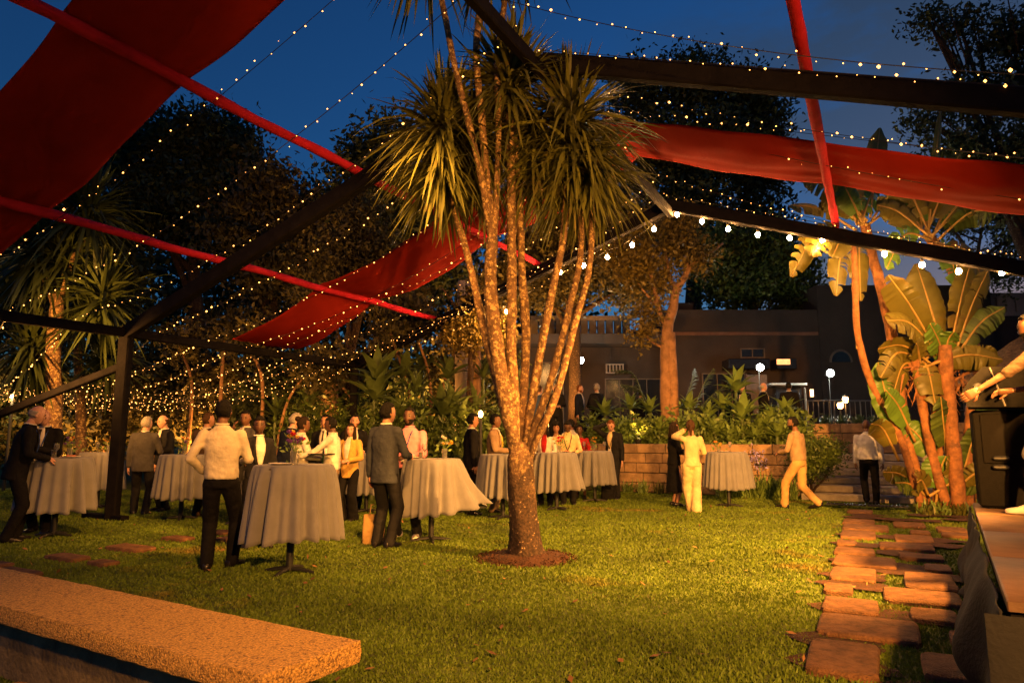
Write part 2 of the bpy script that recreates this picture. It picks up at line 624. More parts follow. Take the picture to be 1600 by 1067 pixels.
# ---- fallen leaves on the lawn
gl = np.random.default_rng(21)
n = 420
y = gl.uniform(3.2, 16, n); x = gl.uniform(-.75, .75, n) * y
t = gl.normal(size=(n, 3)); t[:, 2] *= .25; t /= np.linalg.norm(t, axis=1)[:, None]
s = np.stack([-t[:, 1], t[:, 0], gl.uniform(-.4, .4, n)], 1)
L = gl.uniform(.018, .045, n)[:, None]
cc = np.stack([x, y, np.full(n, .042)], 1)
V = np.stack([cc - t * L, cc + s * L * .45, cc + t * L, cc - s * L * .45], 1).reshape(-1, 3)
tag(inst('fallen_leaves', fast_mesh('fallen_leaves', V, np.arange(4 * n).reshape(-1, 4), [mat('dry_leaf', (.20, .10, .035), .8, island=.5)])), 'dry fallen leaves scattered over the lawn', 'leaves', kind='stuff')

# ---- retaining wall of stone blocks
def stone_wall(name, label, ua, ub, v, z0, courses, ch, depth, along_v=False, seed=1):
    rs = random.Random(seed)
    root = thing(name, label, 'wall', tent(ua, v, 0), world=True)
    # mortar core, set back behind the block faces
    mb = MB()
    hh = ch * courses
    if not along_v:
        mb.box(tent((ua + ub) / 2, v + depth / 2 + 0.02, z0 + hh / 2 - 0.02), (ub - ua - 0.02, depth - 0.03, hh - 0.04), -AX)
    else:
        mb.box(tent(v + depth / 2 - .02, (ua + ub) / 2, z0 + hh / 2 - 0.02), (depth - 0.03, ub - ua - 0.02, hh - 0.04), -AX)
    mb.build('mortar', M_TERR, root, smooth=False)
    for k in range(courses):
        a = ua - (rs.uniform(0, .3) if k % 2 else 0)
        while a < ub - 0.05:
            ln = rs.choice((0.32, 0.45, 0.6, 0.75))
            b = min(a + ln, ub)
            a0 = max(a, ua)
            if b - a0 > 0.08:
                pr = rs.uniform(-.012, .014)
                mb = MB()
                if not along_v:
                    c = tent((a0 + b) / 2, v + depth / 2 - pr, z0 + (k + .5) * ch)
                    mb.box(c, (b - a0 - 0.014, depth, ch - 0.014), -AX + rs.uniform(-.01, .01), bev=0.016)
                else:
                    c = tent(v + depth / 2 + pr, (a0 + b) / 2, z0 + (k + .5) * ch)
                    mb.box(c, (depth, b - a0 - 0.014, ch - 0.014), -AX + rs.uniform(-.01, .01), bev=0.016)
                mb.build('stone_block', M_STONE, root)
            a = b
    return root
stone_wall('stone_wall', 'low retaining wall of rough tan stone blocks below the planted terrace', -9.6, -1.6, WALL_V, 0.0, 5, 0.246, 0.3, seed=4)
stone_wall('stone_wall', 'short stone wall at left side of the garden steps', WALL_V + 0.33, 20.4, -1.9, 0.0, 5, 0.246, 0.3, along_v=True, seed=6)
stone_wall('stone_wall', 'dark stone wall closing off the top of the steps, under the railing', -1.58, 3.2, 20.1, 0.98, 3, 0.26, 0.33, seed=5)

# ---- steps
steps = thing('garden_steps', 'wide stone garden steps climbing to the terrace', 'steps', tent(0.8, 17.1), world=True)
for k in range(6):
    mb = MB()
    v0 = 16.75 + 0.40 * k
    z = 0.165 * (k + 1)
    mb.box(tent(0.38, v0 + 0.5, z - 0.085), (3.9, 1.0, 0.16), -AX, bev=0.018)
    mb.build('tread', M_STEP, steps)
    mb = MB()
    mb.box(tent(0.38, v0 + 0.55, (z - 0.17) / 2), (3.86, 0.94, max(z - 0.168, 0.004)), -AX)
    mb.build('riser', M_STEP, steps, smooth=False)
mb = MB().box(tent(0.38, 19.75, 0.49), (3.9, 0.66, 0.97), -AX)
mb.build('landing', M_STEP, steps, smooth=False)

# ---- concrete bench
ZB = 0.44
A, B, C = on_plane(62, 899, ZB), on_plane(560, 1001, ZB), on_plane(440, 1062, ZB)
ex = (B - A).normalized()
ey = Vector((0, 0, 1)).cross(ex)
dep = abs((C - B).dot(ey)) 
A = A - ex * 0.6
Lb = (B - A).length
ang = math.atan2(ex.y, ex.x)
bench = thing('concrete_bench', 'long bench with pebble-dash slab top in the near left corner', 'bench', (A + B) / 2 - Vector((0, 0, ZB)), world=True)
ctr = (A + B) / 2 - ey * dep / 2
mb = MB()
n1, n2 = 60, 10
# slab with a slightly chipped edge
rings = []
for z, k in ((ZB - 0.095, 0.0), (ZB - 0.088, 0.006), (ZB - 0.05, 0.008), (ZB - 0.010, 0.007), (ZB, -0.004)):
    rr = []
    for (sx, sy, nx_, ny_, m) in ((-1, -1, 1, 0, n1), (1, -1, 0, 1, n2), (1, 1, -1, 0, n1), (-1, 1, 0, -1, n2)):
        for i in range(m):
            t_ = i / m
            x = sx * Lb / 2 + nx_ * t_ * Lb
            y = sy * dep / 2 + ny_ * t_ * dep
            j = k + random.uniform(-.004, .003)
            rr.append(ctr + ex * (x + math.copysign(j, x)) + ey * (y + math.copysign(j, y)) + Vector((0, 0, z - ctr.z + random.uniform(-.002, .002))))
    rings.append(rr)
mb.loft(rings)
mb.build('slab', M_AGG, bench, angle=60)
mb = MB().box(ctr - Vector((0, 0, ZB)) + Vector((0, 0, (ZB - 0.096) / 2)) + ey * 0.02 - ex * 0.05, (Lb - 0.35, dep - 0.16, ZB - 0.098), ang, bev=0.01)
mb.build('plinth', M_CONC, bench)

# ---- rubber mat at the foot of the steps
M_RUB = mat('rubber', (0.018, 0.018, 0.02), 0.6, bump=0.2)
rm = thing('rubber_mat', 'dark ribbed rubber mat across the path before the steps', 'mat', on_plane(1355, 796), world=True)
um, vm = untent(on_plane(1355, 796))
for j in (-1, 1):
    MB().box(tent(um + j * 0.36, vm, 0.080), (0.70, 0.32, 0.018), -AX, bev=0.006).build('base', M_RUB, rm)
for j in range(24):
    MB().box(tent(um - 0.69 + j * 0.06, vm, 0.098), (0.028, 0.31, 0.016), -AX, bev=0.004).build('rib', M_RUB, rm)
# ================================================================== marquee frame
M_WOOD = mat('dark_timber', (0.006, 0.005, 0.006), 0.85, var=0.4, scale=6, bump=0.4, bscale=25, spec=0.1)
M_RED = mat('red_drape', (0.40, 0.026, 0.016), 0.95, var=0.12, scale=2.0, bump=0.15, bscale=120, spec=0.05, sub=0.3)
M_WRAP = mat('red_wrap', (0.42, 0.014, 0.035), 0.9, spec=0.1, var=0.2, scale=4, bump=0.5, bscale=22)
M_WIRE = mat('cable', (0.012, 0.012, 0.012), 0.5)
FV = (1.3, 7.3, 13.3)
UE, UR, UE2, ZE, ZR = -11.5, -3.4, 4.7, 3.2, 6.05
def roof_z(u):
    return ZR - abs(u - UR) * (ZR - ZE) / (UR - UE)
def beam(p, q, w, h, n=5):
    """squared timber of width w and height h, corners eased"""
    p, q = Vector(p), Vector(q)
    t = (q - p).normalized()
    s = t.cross(Vector((0, 0, 1)))
    s = s.normalized() if s.length > 1e-3 else Vector((1, 0, 0))
    up = s.cross(t)
    rings = []
    for k in range(n + 1):
        c = p.lerp(q, k / n)
        b = min(w, h) * .12
        j = random.uniform(-.004, .004)
        prof = ((-w / 2 + b, -h / 2), (w / 2 - b, -h / 2), (w / 2, -h / 2 + b), (w / 2, h / 2 - b), (w / 2 - b, h / 2), (-w / 2 + b, h / 2), (-w / 2, h / 2 - b), (-w / 2, -h / 2 + b))
        rings.append([c + s * (x + j) + up * (y + j) for x, y in prof])
    return MB().loft(rings)
fr = thing('marquee_frame', 'dark timber marquee frame with pitched rafters and red-wrapped purlins', 'marquee frame', tent(UE, 7.3), world=True)
for v in FV:
    beam(tent(UE - 0.05, v, ZE - 0.02), tent(UR + 0.02, v, ZR), 0.15, 0.24, 12).build('rafter', M_WOOD, fr, angle=20)
    beam(tent(UE2 + 0.05, v, ZE - 0.02), tent(UR - 0.02, v, ZR), 0.15, 0.24, 12).build('rafter', M_WOOD, fr, angle=20)
    for u in (UE, UE2):
        beam(tent(u, v, 0), tent(u, v, ZE - 0.10), 0.19, 0.19).build('post', M_WOOD, fr, angle=20)
        beam(tent(u - 0.75, v, 0.05), tent(u + 0.35, v, 0.05), 0.14, 0.07, 2).build('foot_plate', M_WOOD, fr, angle=20)
beam(tent(UR, -4, ZR - 0.16), tent(UR, 13.35, ZR - 0.16), 0.11, 0.18, 20).build('ridge_beam', M_WOOD, fr, angle=20)
for u in (UE, UE2):
    beam(tent(u, -4, ZE - 0.01), tent(u, 13.45, ZE - 0.01), 0.12, 0.16, 20).build('eave_beam', M_WOOD, fr, angle=20)
pb = tent(UE, 7.3, 2.62)
beam(pb, at(-378, 795, 12.5), 0.12, 0.12, 6).build('brace', M_WOOD, fr, angle=20)
PUR = (UR - 3.0, UR - 5.8, UR + 3.0, UR + 5.8)
for u in PUR:
    pts, rd = [], []
    for k in range(60):
        v = -4 + k * (17.45 / 59)
        pts.append(tent(u, v, roof_z(u) + 0.20 + 0.012 * math.sin(v * 2.1 + u) + random.uniform(-.006, .006)))
        rd.append(0.062 + random.uniform(-.006, .010))
    MB().tube(pts, rd, 9).build('purlin', M_WRAP, fr, angle=60)

# ---- red cloth bands laid over the purlins
def drape(label, v0, v1, shear, sag, sag_r, seed, umin=UE, umax=UE2):
    rs = np.random.default_rng(seed)
    knots = [UE, UR - 5.8, UR - 3.0, UR, UR + 3.0, UR + 5.8, UE2]
    nu, nv = 120, 22
    V = []
    ph = rs.uniform(0, 6, 4)
    for i in range(nu + 1):
        u = umin + (umax - umin) * i / nu
        z = roof_z(u) + (0.275 if abs(u - UR) < 7 else 0.275 - 0.1 * (abs(u - UR) - 7))
        for a, b in zip(knots, knots[1:]):
            if a <= u <= b:
                t = (u - a) / (b - a)
                z -= (sag if u < UR else sag_r) * 4 * t * (1 - t) * ((b - a) / 3.0)
        for j in range(nv + 1):
            s = j / nv
            wdt = 1 - 0.05 * math.sin(u * 2 + ph[0])
            v = v0 + (v1 - v0) * (0.5 + (s - .5) * wdt) + shear * (u - UR)
            edge = -0.07 * (1 - abs(2 * s - 1) ** 2) * 1.0 + 0.006 * math.sin(s * 9 + ph[1] + u * .25) + 0.003 * math.sin(s * 23 + ph[2])
            dk = min(abs(q - u) for q in knots)
            edge += .03 * math.sin(s * 23 + ph[3] + 2 * math.sin(s * 7)) * math.exp(-dk / .45) + .010 * math.sin(u * 5 + s * 9)
            V.append(tent(u, v, z + edge * (0.35 + min(abs(u - knots[min(range(7), key=lambda q: abs(knots[q] - u))]) / 1.0, 1.0))))
    Fc = [(i * (nv + 1) + j, i * (nv + 1) + j + 1, (i + 1) * (nv + 1) + j + 1, (i + 1) * (nv + 1) + j) for i in range(nu) for j in range(nv)]
    o = MB().add(V, Fc).build('red_drape', M_RED, angle=180)
    md = o.modifiers.new('hem', 'SOLIDIFY')
    md.thickness = 0.012
    return tag(o, label, 'drape')
drape('broad red cloth band hung over the purlins at upper left of the sky', 3.05, 4.4, -0.05, 0.08, 0.05, 1)
drape('long red cloth band sagging across the ridge behind the central palm', 9.55, 11.3, 0.0, 0.22, 0.03, 2)

# ---- festoon of amber bulbs under the far frame
M_BULB = glow('bulb_glass', (1.0, 0.46, 0.12), 430.0)
M_BULB2 = glow('bulb_glass_dim', (1.0, 0.46, 0.12), 25.0)
M_FAIRY = glow('fairy_glass', (1.0, 0.37, 0.07), 3.2, sample=False)
BULB_PX = [(763, 500), (792, 487), (818, 461), (840, 430), (875, 425), (912, 415), (949, 402), (988, 383), (1022, 358), (1058, 335), (1097, 346),
           (1138, 358), (1184, 367), (1234, 372), (1285, 375), (1340, 373), (1382, 397), (1441, 414), (1498, 424), (1566, 426)]
def on_frame(px, py, v):
    r = ray(px, py)
    k = v / (SA * r.x + CA * r.y)
    return Vector((0, 0, CAM_H)) + r * k
bulb_me = MB().ell((0, 0, 0), (0.043, 0.043, 0.052), 8, 7).mesh('bulb', M_BULB)
bulb_me2 = MB().ell((0, 0, 0), (0.042, 0.042, 0.050), 8, 7).mesh('bulb', M_BULB2)
sock_me = MB().lathe((0, 0, 0.045), ((0.020, 0), (0.024, 0.01), (0.024, 0.055), (0.010, 0.07))).mesh('socket', M_WIRE)
def festoon(label, pts, me, hang=0.10):
    root = thing('festoon_string', label, 'string lights', (pts[0].x, pts[0].y, 0), world=True)
    line = []
    for a, b in zip(pts, pts[1:]):
        for k in range(5):
            t = k / 5
            p = a.lerp(b, t) + Vector((0, 0, hang + 0.055 - 0.05 * 4 * t * (1 - t)))
            line.append(p)
    line.append(pts[-1] + Vector((0, 0, hang + .055)))
    MB().tube(line, 0.006, 5).build('cable', M_WIRE, root)
    for p in pts:
        b = inst('bulb', me, root)
        b.matrix_basis = Matrix.Translation(p)
        s = inst('socket', sock_me, b)
    return root
festoon('festoon of large amber bulbs hanging under the far rafters', [on_frame(x, y, 13.30) for x, y in BULB_PX], bulb_me)
near = []  # second bulb string, out of view, added to light the bench from above
for k in range(14):
    u = UR - 7.4 + k * 1.1
    near.append(tent(u, 1.45, roof_z(u) - 0.38 - 0.1 * (k % 2)))
festoon('festoon of amber bulbs on the near rafters overhead', near, bulb_me2)

# ---- fairy lights
dot = MB()
dot.add([(1, 0, 0), (-1, 0, 0), (0, 1, 0), (0, -1, 0), (0, 0, 1), (0, 0, -1)], [(0, 2, 4), (2, 1, 4), (1, 3, 4), (3, 0, 4), (2, 0, 5), (1, 2, 5), (3, 1, 5), (0, 3, 5)])
dv = np.array(dot.v)
df = np.array(dot.f)
def fairy(pts, label, group, step=0.17, seed=0, r0=0.0095):
    """a hanging wire through pts with tiny lamps along it"""
    rs = np.random.default_rng(seed)
    root = thing('fairy_light_string', label, 'string lights', (pts[0].x, pts[0].y, 0), group=group, world=True)
    P = np.array([tuple(p) for p in pts])
    seg = np.linalg.norm(np.diff(P, axis=0), axis=1)
    cum = np.concatenate([[0], np.cumsum(seg)])
    n = int(cum[-1] / step)
    t = np.linspace(0, cum[-1], n)
    Q = np.stack([np.interp(t, cum, P[:, k]) for k in range(3)], 1)
    MB().tube([Vector(q) for q in Q[::2]], 0.0045, 4).build('cable', M_WIRE, root)
    L = Q + rs.normal(size=Q.shape) * 0.022
    dist = np.linalg.norm(L - np.array([0, 0, CAM_H]), axis=1)
    # random lamp sizes stand in for differing brightness
    rr = r0 * np.exp(rs.normal(-.12, .42, n)).clip(.35, 2.0)
    V = (L[:, None, :] + dv[None] * rr[:, None, None]).reshape(-1, 3)
    Fc = (df[None] + (np.arange(n) * 6)[:, None, None]).reshape(-1, 3)
    o = inst('lamps', fast_mesh('lamps', V, Fc, [M_FAIRY]), root)
    o['kind'] = 'stuff'
    return root
def sagged(a, b, sag, n=14):
    return [a.lerp(b, k / n) - Vector((0, 0, sag * 4 * (k / n) * (1 - k / n))) for k in range(n + 1)]
LAB = 'tiny warm fairy lights slung from ridge to left eave'
GRP = 'fairy lights over the left half of the marquee'
anchor = at(20, 608, 15.5)
for i, v in enumerate((4.7, 5.7, 6.6, 8.0, 8.9, 9.8, 10.6, 11.4, 12.2, 12.9, 13.4)):
    a = tent(UR, v, ZR + 0.12)
    b = tent(UE, v - (0.25 if i < 3 else 0.1), ZE + 0.10 - (0.10 if i > 3 else 0.0))
    P_ = sagged(a, b, 0.30 + 0.12 * (i % 3))
    end = anchor + Vector(((i - 5) * 0.22, (i - 5) * .25, random.uniform(-.08, .12)))
    P_ += sagged(b, end, 0.38 + 0.1 * (i % 4), 10)[1:]
    fairy(P_, LAB + ', ' + nth(i) + ' string from the front', GRP, seed=20 + i)
for i in range(7):
    b = tent(UE, 8.6 + i * .75, ZE - .12)
    fairy(sagged(b, anchor + Vector((i * .2 - .4, i * .3 - .8, -.12 * (i % 3))), .5 + .07 * (i % 4)), 'low fairy light string from the left eave to the far left, ' + nth(i) + ' from the front', 'low fairy lights at left', .13, seed=90 + i)
for i in range(4):
    fairy(sagged(anchor + Vector((1.0 - i * .2, i * .3, .05 * i)), at(-260, 600 + 6 * i, 13.5), 0.12), nth(i) + ' of the fairy light strings massed along the low left canopy edge', 'fairy lights at far left', 0.11, seed=50 + i)
LAB2 = 'tiny warm fairy lights slung from ridge to right eave'
GRP2 = 'fairy lights over the right half of the marquee'
for i, (v, va, sg, dz) in enumerate(((6.2, 6.4, 0.45, .1), (7.15, 7.16, 0.02, .0), (8.3, 8.7, 0.25, .1), (9.2, 9.1, .05, .16), (9.75, 10.8, 0.2, .25), (11.9, 12.3, 0.35, .1), (13.15, 13.12, 0.02, .05))):
    fairy(sagged(tent(UR, v, ZR + dz + 0.10), tent(UE2, va, ZE + dz + 0.10), sg), LAB2 + ', ' + nth(i) + ' string from the front', GRP2, seed=70 + i)

# ---- added warm floodlights, out of view, standing in for the off-frame amber light
M_BLACK = mat('black_metal', (0.02, 0.02, 0.02), 0.45, var=0.1)
M_LENS = glow('flood_lens', (1.0, 0.55, 0.2), 8.0, sample=False)
def flood(label, loc, target, power, size, col=WARM, rad=0.12, blend=0.9):
    root = thing('added_floodlight', label, 'floodlight', loc, world=False)
    root.rotation_euler = (Vector(target) - Vector(loc)).to_track_quat('-Z', 'Y').to_euler()
    MB().lathe((0, 0, 0.0), ((0.10, 0.30), (0.13, 0.24), (0.13, 0.0), (0.145, -0.01), (0.145, 0.02), (0.12, 0.03))).build('housing', M_BLACK, root)
    MB().lathe((0, 0, 0.012), ((0.118, 0.0), (0.08, -.008), (0.01, -.012))).build('lens', M_LENS, root)
    MB().tube([(-.16, 0, .1), (-.16, 0, .34), (.16, 0, .34), (.16, 0, .1)], 0.012, 6).build('yoke', M_BLACK, root)
    l = lamp('flood_beam', 'SPOT', (0, 0, -0.06), power, col, rad, None, size, blend, parent=root)
    return root
flood('black floodlight on the near right post filling the lawn amber', tent(2.3, -0.9, 3.4), (0.1, 10.0, 0.2), 2500, R(68), blend=1.0)
flood('black floodlight under the ridge washing the guests at left', tent(-3.25, 4.5, 5.55), (-3.8, 11.5, 0.4), 1700, R(64), blend=1.0)
flood('black floodlight on the near right post aimed at the steps and stone wall', tent(2.8, -0.9, 3.2), (6.8, 16.6, 1.0), 11500, R(27), blend=1.0)
flood('black floodlight under the middle right rafter pooling light on the lawn', tent(1.8, 6.5, 3.6), (1.7, 8.6, 0.0), 3600, R(80), blend=1.0)
flood('black floodlight on the near right post aimed at the palm crown', tent(4.5, -0.9, 2.4), (0.3, 8.3, 3.9), 2600, R(46), blend=1.0)
flood('black floodlight under the middle right rafter lighting the terrace bed', tent(2.1, 6.8, 3.5), (3.2, 15.5, 1.2), 1250, R(88), blend=1.0)
flood('black floodlight on the left eave lighting the palms and hedge', tent(-11.9, 4.6, 2.9), (-5.5, 20.0, 3.6), 1300, R(88), blend=1.0)
flood('black floodlight above the stone bench', tent(-2.6, -0.9, 5.3), (-1.9, 3.1, 0.4), 250, R(46), blend=1.0)
def uplight(label, x, y, target, power, z=0.0):  # hidden uplights, added to brighten the trees and hedge
    root = thing('added_uplight', label, 'lamp', (x, y, z))
    MB().lathe((0, 0, 0), ((.05, 0), (.06, .02), (.09, .10), (.10, .14), (.085, .14), (.06, .10))).build('housing', M_BLACK, root)
    MB().lathe((0, 0, .105), ((.06, 0), (.03, .012), (.004, .014))).build('lens', M_LENS, root)
    l = lamp('uplight_beam', 'SPOT', (0, 0, .2), power, WARM, .05, Vector(target) - Vector((x, y, z)), R(110), 1.0, parent=root)
uplight('small garden uplight in the hedge behind the grey-suited man', -8.0, 18.6, (-10.5, 23, 7), 1100)
uplight('small garden uplight in the hedge behind the navy-suited man', -5.0, 18.6, (-5.5, 23, 7), 2600)
uplight('small garden uplight in the hedge left of the palm', -2.2, 18.2, (-2.0, 22.5, 5), 2000)
uplight('small garden uplight in the terrace bed by the slender tree', 3.4, 18.6, (4.5, 19.3, 5), 80, 1.2)
uplight('small garden uplight at the foot of the house below the pale tree', 1.6, 22.3, (2.2, 24.5, 7), 900, 1.2)
uplight('small garden uplight behind the slim palm at far left', -11.5, 17.5, (-13.5, 22, 6), 500)
# ================================================================== house beyond the terrace
BY = 27.0
M_RENDER = mat('brown_render', (0.034, 0.022, 0.016), 0.9, var=0.25, scale=1.2, bump=0.4, bscale=30)
M_BAND = mat('brown_band', (0.13, 0.06, 0.035), 0.9, var=0.3, scale=2)
M_PALE = mat('pale_plaster', (0.26, 0.20, 0.16), 0.85, var=0.2, scale=2, bump=0.2)
M_GLASSD = mat('dark_glass', (0.012, 0.012, 0.015), 0.12, var=0.2, spec=0.6)
M_FRAMEW = mat('window_frame', (0.10, 0.07, 0.05), 0.6)
M_STEEL = mat('grey_steel', (0.16, 0.15, 0.14), 0.5, metal=0.3, var=0.1)
def zy(py, d=BY):
    return at(800, py, d).z
def xx(px, d=BY):
    return at(px, 600, d).x
house = thing('house', 'long low brown rendered house behind the terrace with flat parapets', 'building', (xx(1100), BY, TERR_Z), world=True)
def wallbox(name, x0, x1, y0, y1, dy0, dy1, m, parent=house, bev=0):
    mb = MB()
    zt, zb = zy(y0), (zy(y1) if y1 is not None else TERR_Z - .1)
    a, b = xx(x0), xx(x1)
    mb.box(((a + b) / 2, BY + (dy0 + dy1) / 2, (zt + zb) / 2), (b - a, dy1 - dy0, zt - zb), bev=bev)
    return mb.build(name, m, parent, smooth=bev > 0)
wallbox('wall', 1036, 1284, 484, None, 0.0, 9, M_RENDER)
wallbox('wall', 1284.5, 1560, 446, None, -0.05, 9, M_RENDER)
wallbox('wall', 760, 1035.5, 526, None, 0.35, 9, M_RENDER)
wallbox('cornice', 1040, 1283, 519, 524, -0.06, 0.02, M_BAND)
wallbox('cornice', 770, 1034, 527, 541, -0.9, 0.36, M_RENDER)
wallbox('chimney', 1064, 1092, 470, 485, 0.4, 1.4, M_RENDER)
# slotted parapets
def parapet(x0, x1, y0, y1, n):
    p = wallbox('parapet', x0, x1, y1 - 6, y1, 0.2, 0.42, M_PALE)
    wallbox('coping', x0, x1, y0, y0 + 7, 0.18, 0.44, M_PALE, p)
    w = (x1 - x0) / n
    for i in range(n):
        wallbox('pier', x0 + i * w, x0 + (i + .84) * w, y0 + 7.1, y1 - 6.1, 0.2, 0.42, M_PALE, p)
parapet(830, 990, 492, 525.5, 12)
parapet(1561, 1700, 456, 492, 9)
wallbox('wall', 1561, 1760, 493, None, 0.1, 9, M_RENDER)
def opening(name, x0, x1, y0, y1, bars=(1, 1), d0=-0.06):
    w = wallbox(name, x0, x1, y0, y1, d0 + .03, d0 + 0.08, M_GLASSD)
    t = 1.6
    for (a, b, c, e) in ((x0 - t, x1 + t, y0 - t, y0), (x0 - t, x0, y0, y1), (x1, x1 + t, y0, y1), (x0 - t, x1 + t, y1, y1 + t)):
        wallbox('frame', a, b, c, e, d0 - .04, d0 + .09, M_FRAMEW, w)
    for i in range(1, bars[0]):
        xm = x0 + (x1 - x0) * i / bars[0]
        wallbox('mullion', xm - .6, xm + .6, y0, y1, d0 - .01, d0 + .03, M_FRAMEW, w)
    return w
opening('door', 842, 880, 566, 690, (2, 1), 0.26)
opening('window', 948, 1034, 592, 672, (4, 1), 0.26)
opening('door', 1098, 1165, 585, 690, (3, 1))
opening('window', 1160, 1195, 546, 558, (2, 1))
opening('window', 1378, 1420, 541, 575, (2, 1), -0.12)
opening('window', 1450, 1500, 560, 640, (2, 1), -0.12)
# box sign, awning and vents on the facade
wallbox('awning', 1129, 1192, 564, 580, -0.9, -0.01, M_GLASSD, bev=0.03)
wallbox('awning', 1204, 1234, 563, 580, -0.8, -0.01, M_GLASSD, bev=0.03)
sg = wallbox('lit_panel', 1203, 1222, 565, 573, -0.92, -0.81, glow('lit_panel', (1.0, 0.36, 0.10), 0.7))
ac = wallbox('vent_box', 948, 976, 568, 583, 0.1, 0.34, M_PALE)
for i in range(5):
    wallbox('slat', 950 + i * 5.2, 952.4 + i * 5.2, 570, 581, 0.07, 0.1, M_GLASSD, ac)
# arched niche
mb = MB()
ca, cb, zb_ = xx(1298), xx(1331), zy(566)
n = 16
pts = [((ca + cb) / 2 + (cb - ca) / 2 * math.cos(a), zb_ + (cb - ca) * 0.55 * math.sin(a)) for a in np.linspace(0, math.pi, n)]
mb.loft([[Vector((x, BY + y, z)) for x, z in pts] for y in (-0.14, -0.04)])
mb.build('arched_window', M_GLASSD, house)
mb = MB()
mb.tube([Vector((x, BY - 0.12, z)) for x, z in pts], 0.05, 6)
mb.build('arch_trim', M_FRAMEW, house)
# dark steel counter and hatch on the right of the terrace
ctr_ = thing('serving_counter', 'dark outdoor bar counter with grey top behind the suited men', 'counter', at(1235, 660, 24.0), world=True)
def bx(name, x0, x1, y0, y1, d, dd, m, parent):
    a, b = at(x0, y0, d), at(x1, y1, d)
    return MB().box(((a.x + b.x) / 2, d + dd / 2, (a.z + b.z) / 2), (b.x - a.x, dd, abs(a.z - b.z)), bev=0.01).build(name, m, parent)
bx('top', 1205, 1262, 598, 602, 23.6, 1.2, M_STEEL, ctr_)
bx('front', 1212, 1258, 602.5, 700, 23.9, 0.8, M_GLASSD, ctr_)
bx('post', 1259, 1263, 606, 690, 23.6, 0.09, M_STEEL, ctr_)
bx('lamp_panel', 1266, 1272, 608, 620, 23.55, 0.05, glow('amber_panel', (1.0, 0.35, 0.1), 0.9), ctr_)
bx('back_panel', 1165, 1204, 585, 690, 25.5, 0.2, M_FRAMEW, ctr_)
# thatched kiosk roof at far right
th = thing('thatched_kiosk', 'small thatched kiosk roof glowing orange beside the stage', 'kiosk', (at(1590, 680, 17).x, 17, 0), world=True)
M_THATCH = mat('thatch', (0.42, 0.24, 0.07), 0.9, var=0.5, scale=14, bump=1.0, bscale=60)
tp = at(1598, 527, 17)
mb = MB()
rings = []
for k in range(9):
    t = k / 8
    r_ = 0.05 + 1.75 * t
    z = tp.z - 1.25 * t ** 1.05
    rings.append([Vector((tp.x + math.cos(a) * r_ * random.uniform(.96, 1.04), tp.y + math.sin(a) * r_ * random.uniform(.96, 1.04), z + random.uniform(-.04, .03))) for a in np.linspace(0, 2 * math.pi, 60, endpoint=False)])
mb.loft(rings, cap=False)
mb.build('roof', M_THATCH, th, angle=25)
for sx, sy in ((-1, -1), (1, -1), (1, 1), (-1, 1)):
    MB().tube([(tp.x + sx * 1.1, tp.y + sy * 1.1, 0), (tp.x + sx * 1.1, tp.y + sy * 1.1, tp.z - .75)], 0.06, 8).build('post', M_WOOD, th)

# ---- white floodlights and small lamps on the terrace
M_WHITE = glow('flood_white', (0.95, 1.0, 0.86), 90.0, sample=False)
def pole_light(px, py, d, label, power):
    p = at(px, py, d)
    root = thing('terrace_floodlight', label, 'floodlight', (p.x, p.y, TERR_Z), world=True)
    MB().ell(p, (0.12, 0.05, 0.12), 16, 10).build('lens', M_WHITE, root)
    MB().box(p + Vector((0, 0.09, 0)), (0.24, 0.08, 0.2), bev=0.02).build('housing', M_BLACK, root)
    MB().tube([(p.x, p.y + 0.14, TERR_Z), (p.x, p.y + 0.14, p.z + .15)], 0.014, 8).build('pole', M_BLACK, root)
    lamp('flood_beam', 'POINT', p + Vector((0, -0.16, 0)), power, (0.95, 1.0, 0.82), 0.1)
pole_light(907, 563, 25.0, 'white glaring floodlight on the terrace above the talking men at left', 75)
pole_light(1188, 574, 23.0, 'white glaring floodlight between two suited men on the terrace', 60)
pole_light(1298, 583, 23.0, 'white glaring floodlight right of the bar counter', 85)
M_CAND = glow('candle_glow', (1.0, 0.45, 0.12), 24.0, sample=False)
for px, py, lab in ((1321, 625, 'upper small amber lantern behind the terrace railing'), (1313, 634, 'lower small amber lantern behind the terrace railing')):
    p = at(px, py, 21.5)
    root = thing('lantern', lab, 'lantern', (p.x, p.y, TERR_Z), world=True)
    MB().lathe((p.x, p.y, p.z), ((0.05, -.08), (0.07, -.06), (0.085, .05), (0.06, .09))).build('glass', M_CAND, root)
    MB().lathe((p.x, p.y, p.z + .092), ((0.09, 0), (0.05, .05), (0.01, .07))).build('cap', M_BLACK, root)
    MB().tube([(p.x, p.y, 1.3), (p.x, p.y, p.z - .08)], 0.02, 6).build('stem', M_BLACK, root)
    lamp('lantern_light', 'POINT', p + Vector((0, -.14, 0)), 5, WARM, 0.05)
p = at(751, 647, 15.0)
root = thing('path_lamp', 'small lit globe lamp on a post between two men left of the palm', 'lamp', (p.x, p.y, 0), world=True)
MB().ell(p, (0.05, 0.05, 0.08), 14, 8).build('globe', M_CAND, root)
MB().tube([(p.x, p.y, 0), (p.x, p.y, p.z - .07)], 0.04, 8).build('post', M_BLACK, root)
lamp('path_light', 'POINT', p + Vector((-.16, -.05, .06)), 10, WARM, 0.06)
p = at(18, 619, 18)
root = thing('wall_lamp', 'single amber lamp glowing at far left behind the two bald men', 'lamp', (p.x, p.y, 0), world=True)
MB().ell(p, (0.04, 0.04, 0.05), 12, 8).build('globe', M_CAND, root)
MB().tube([(p.x, p.y + .05, 0), (p.x, p.y + .05, p.z + .1)], 0.04, 8).build('post', M_BLACK, root)
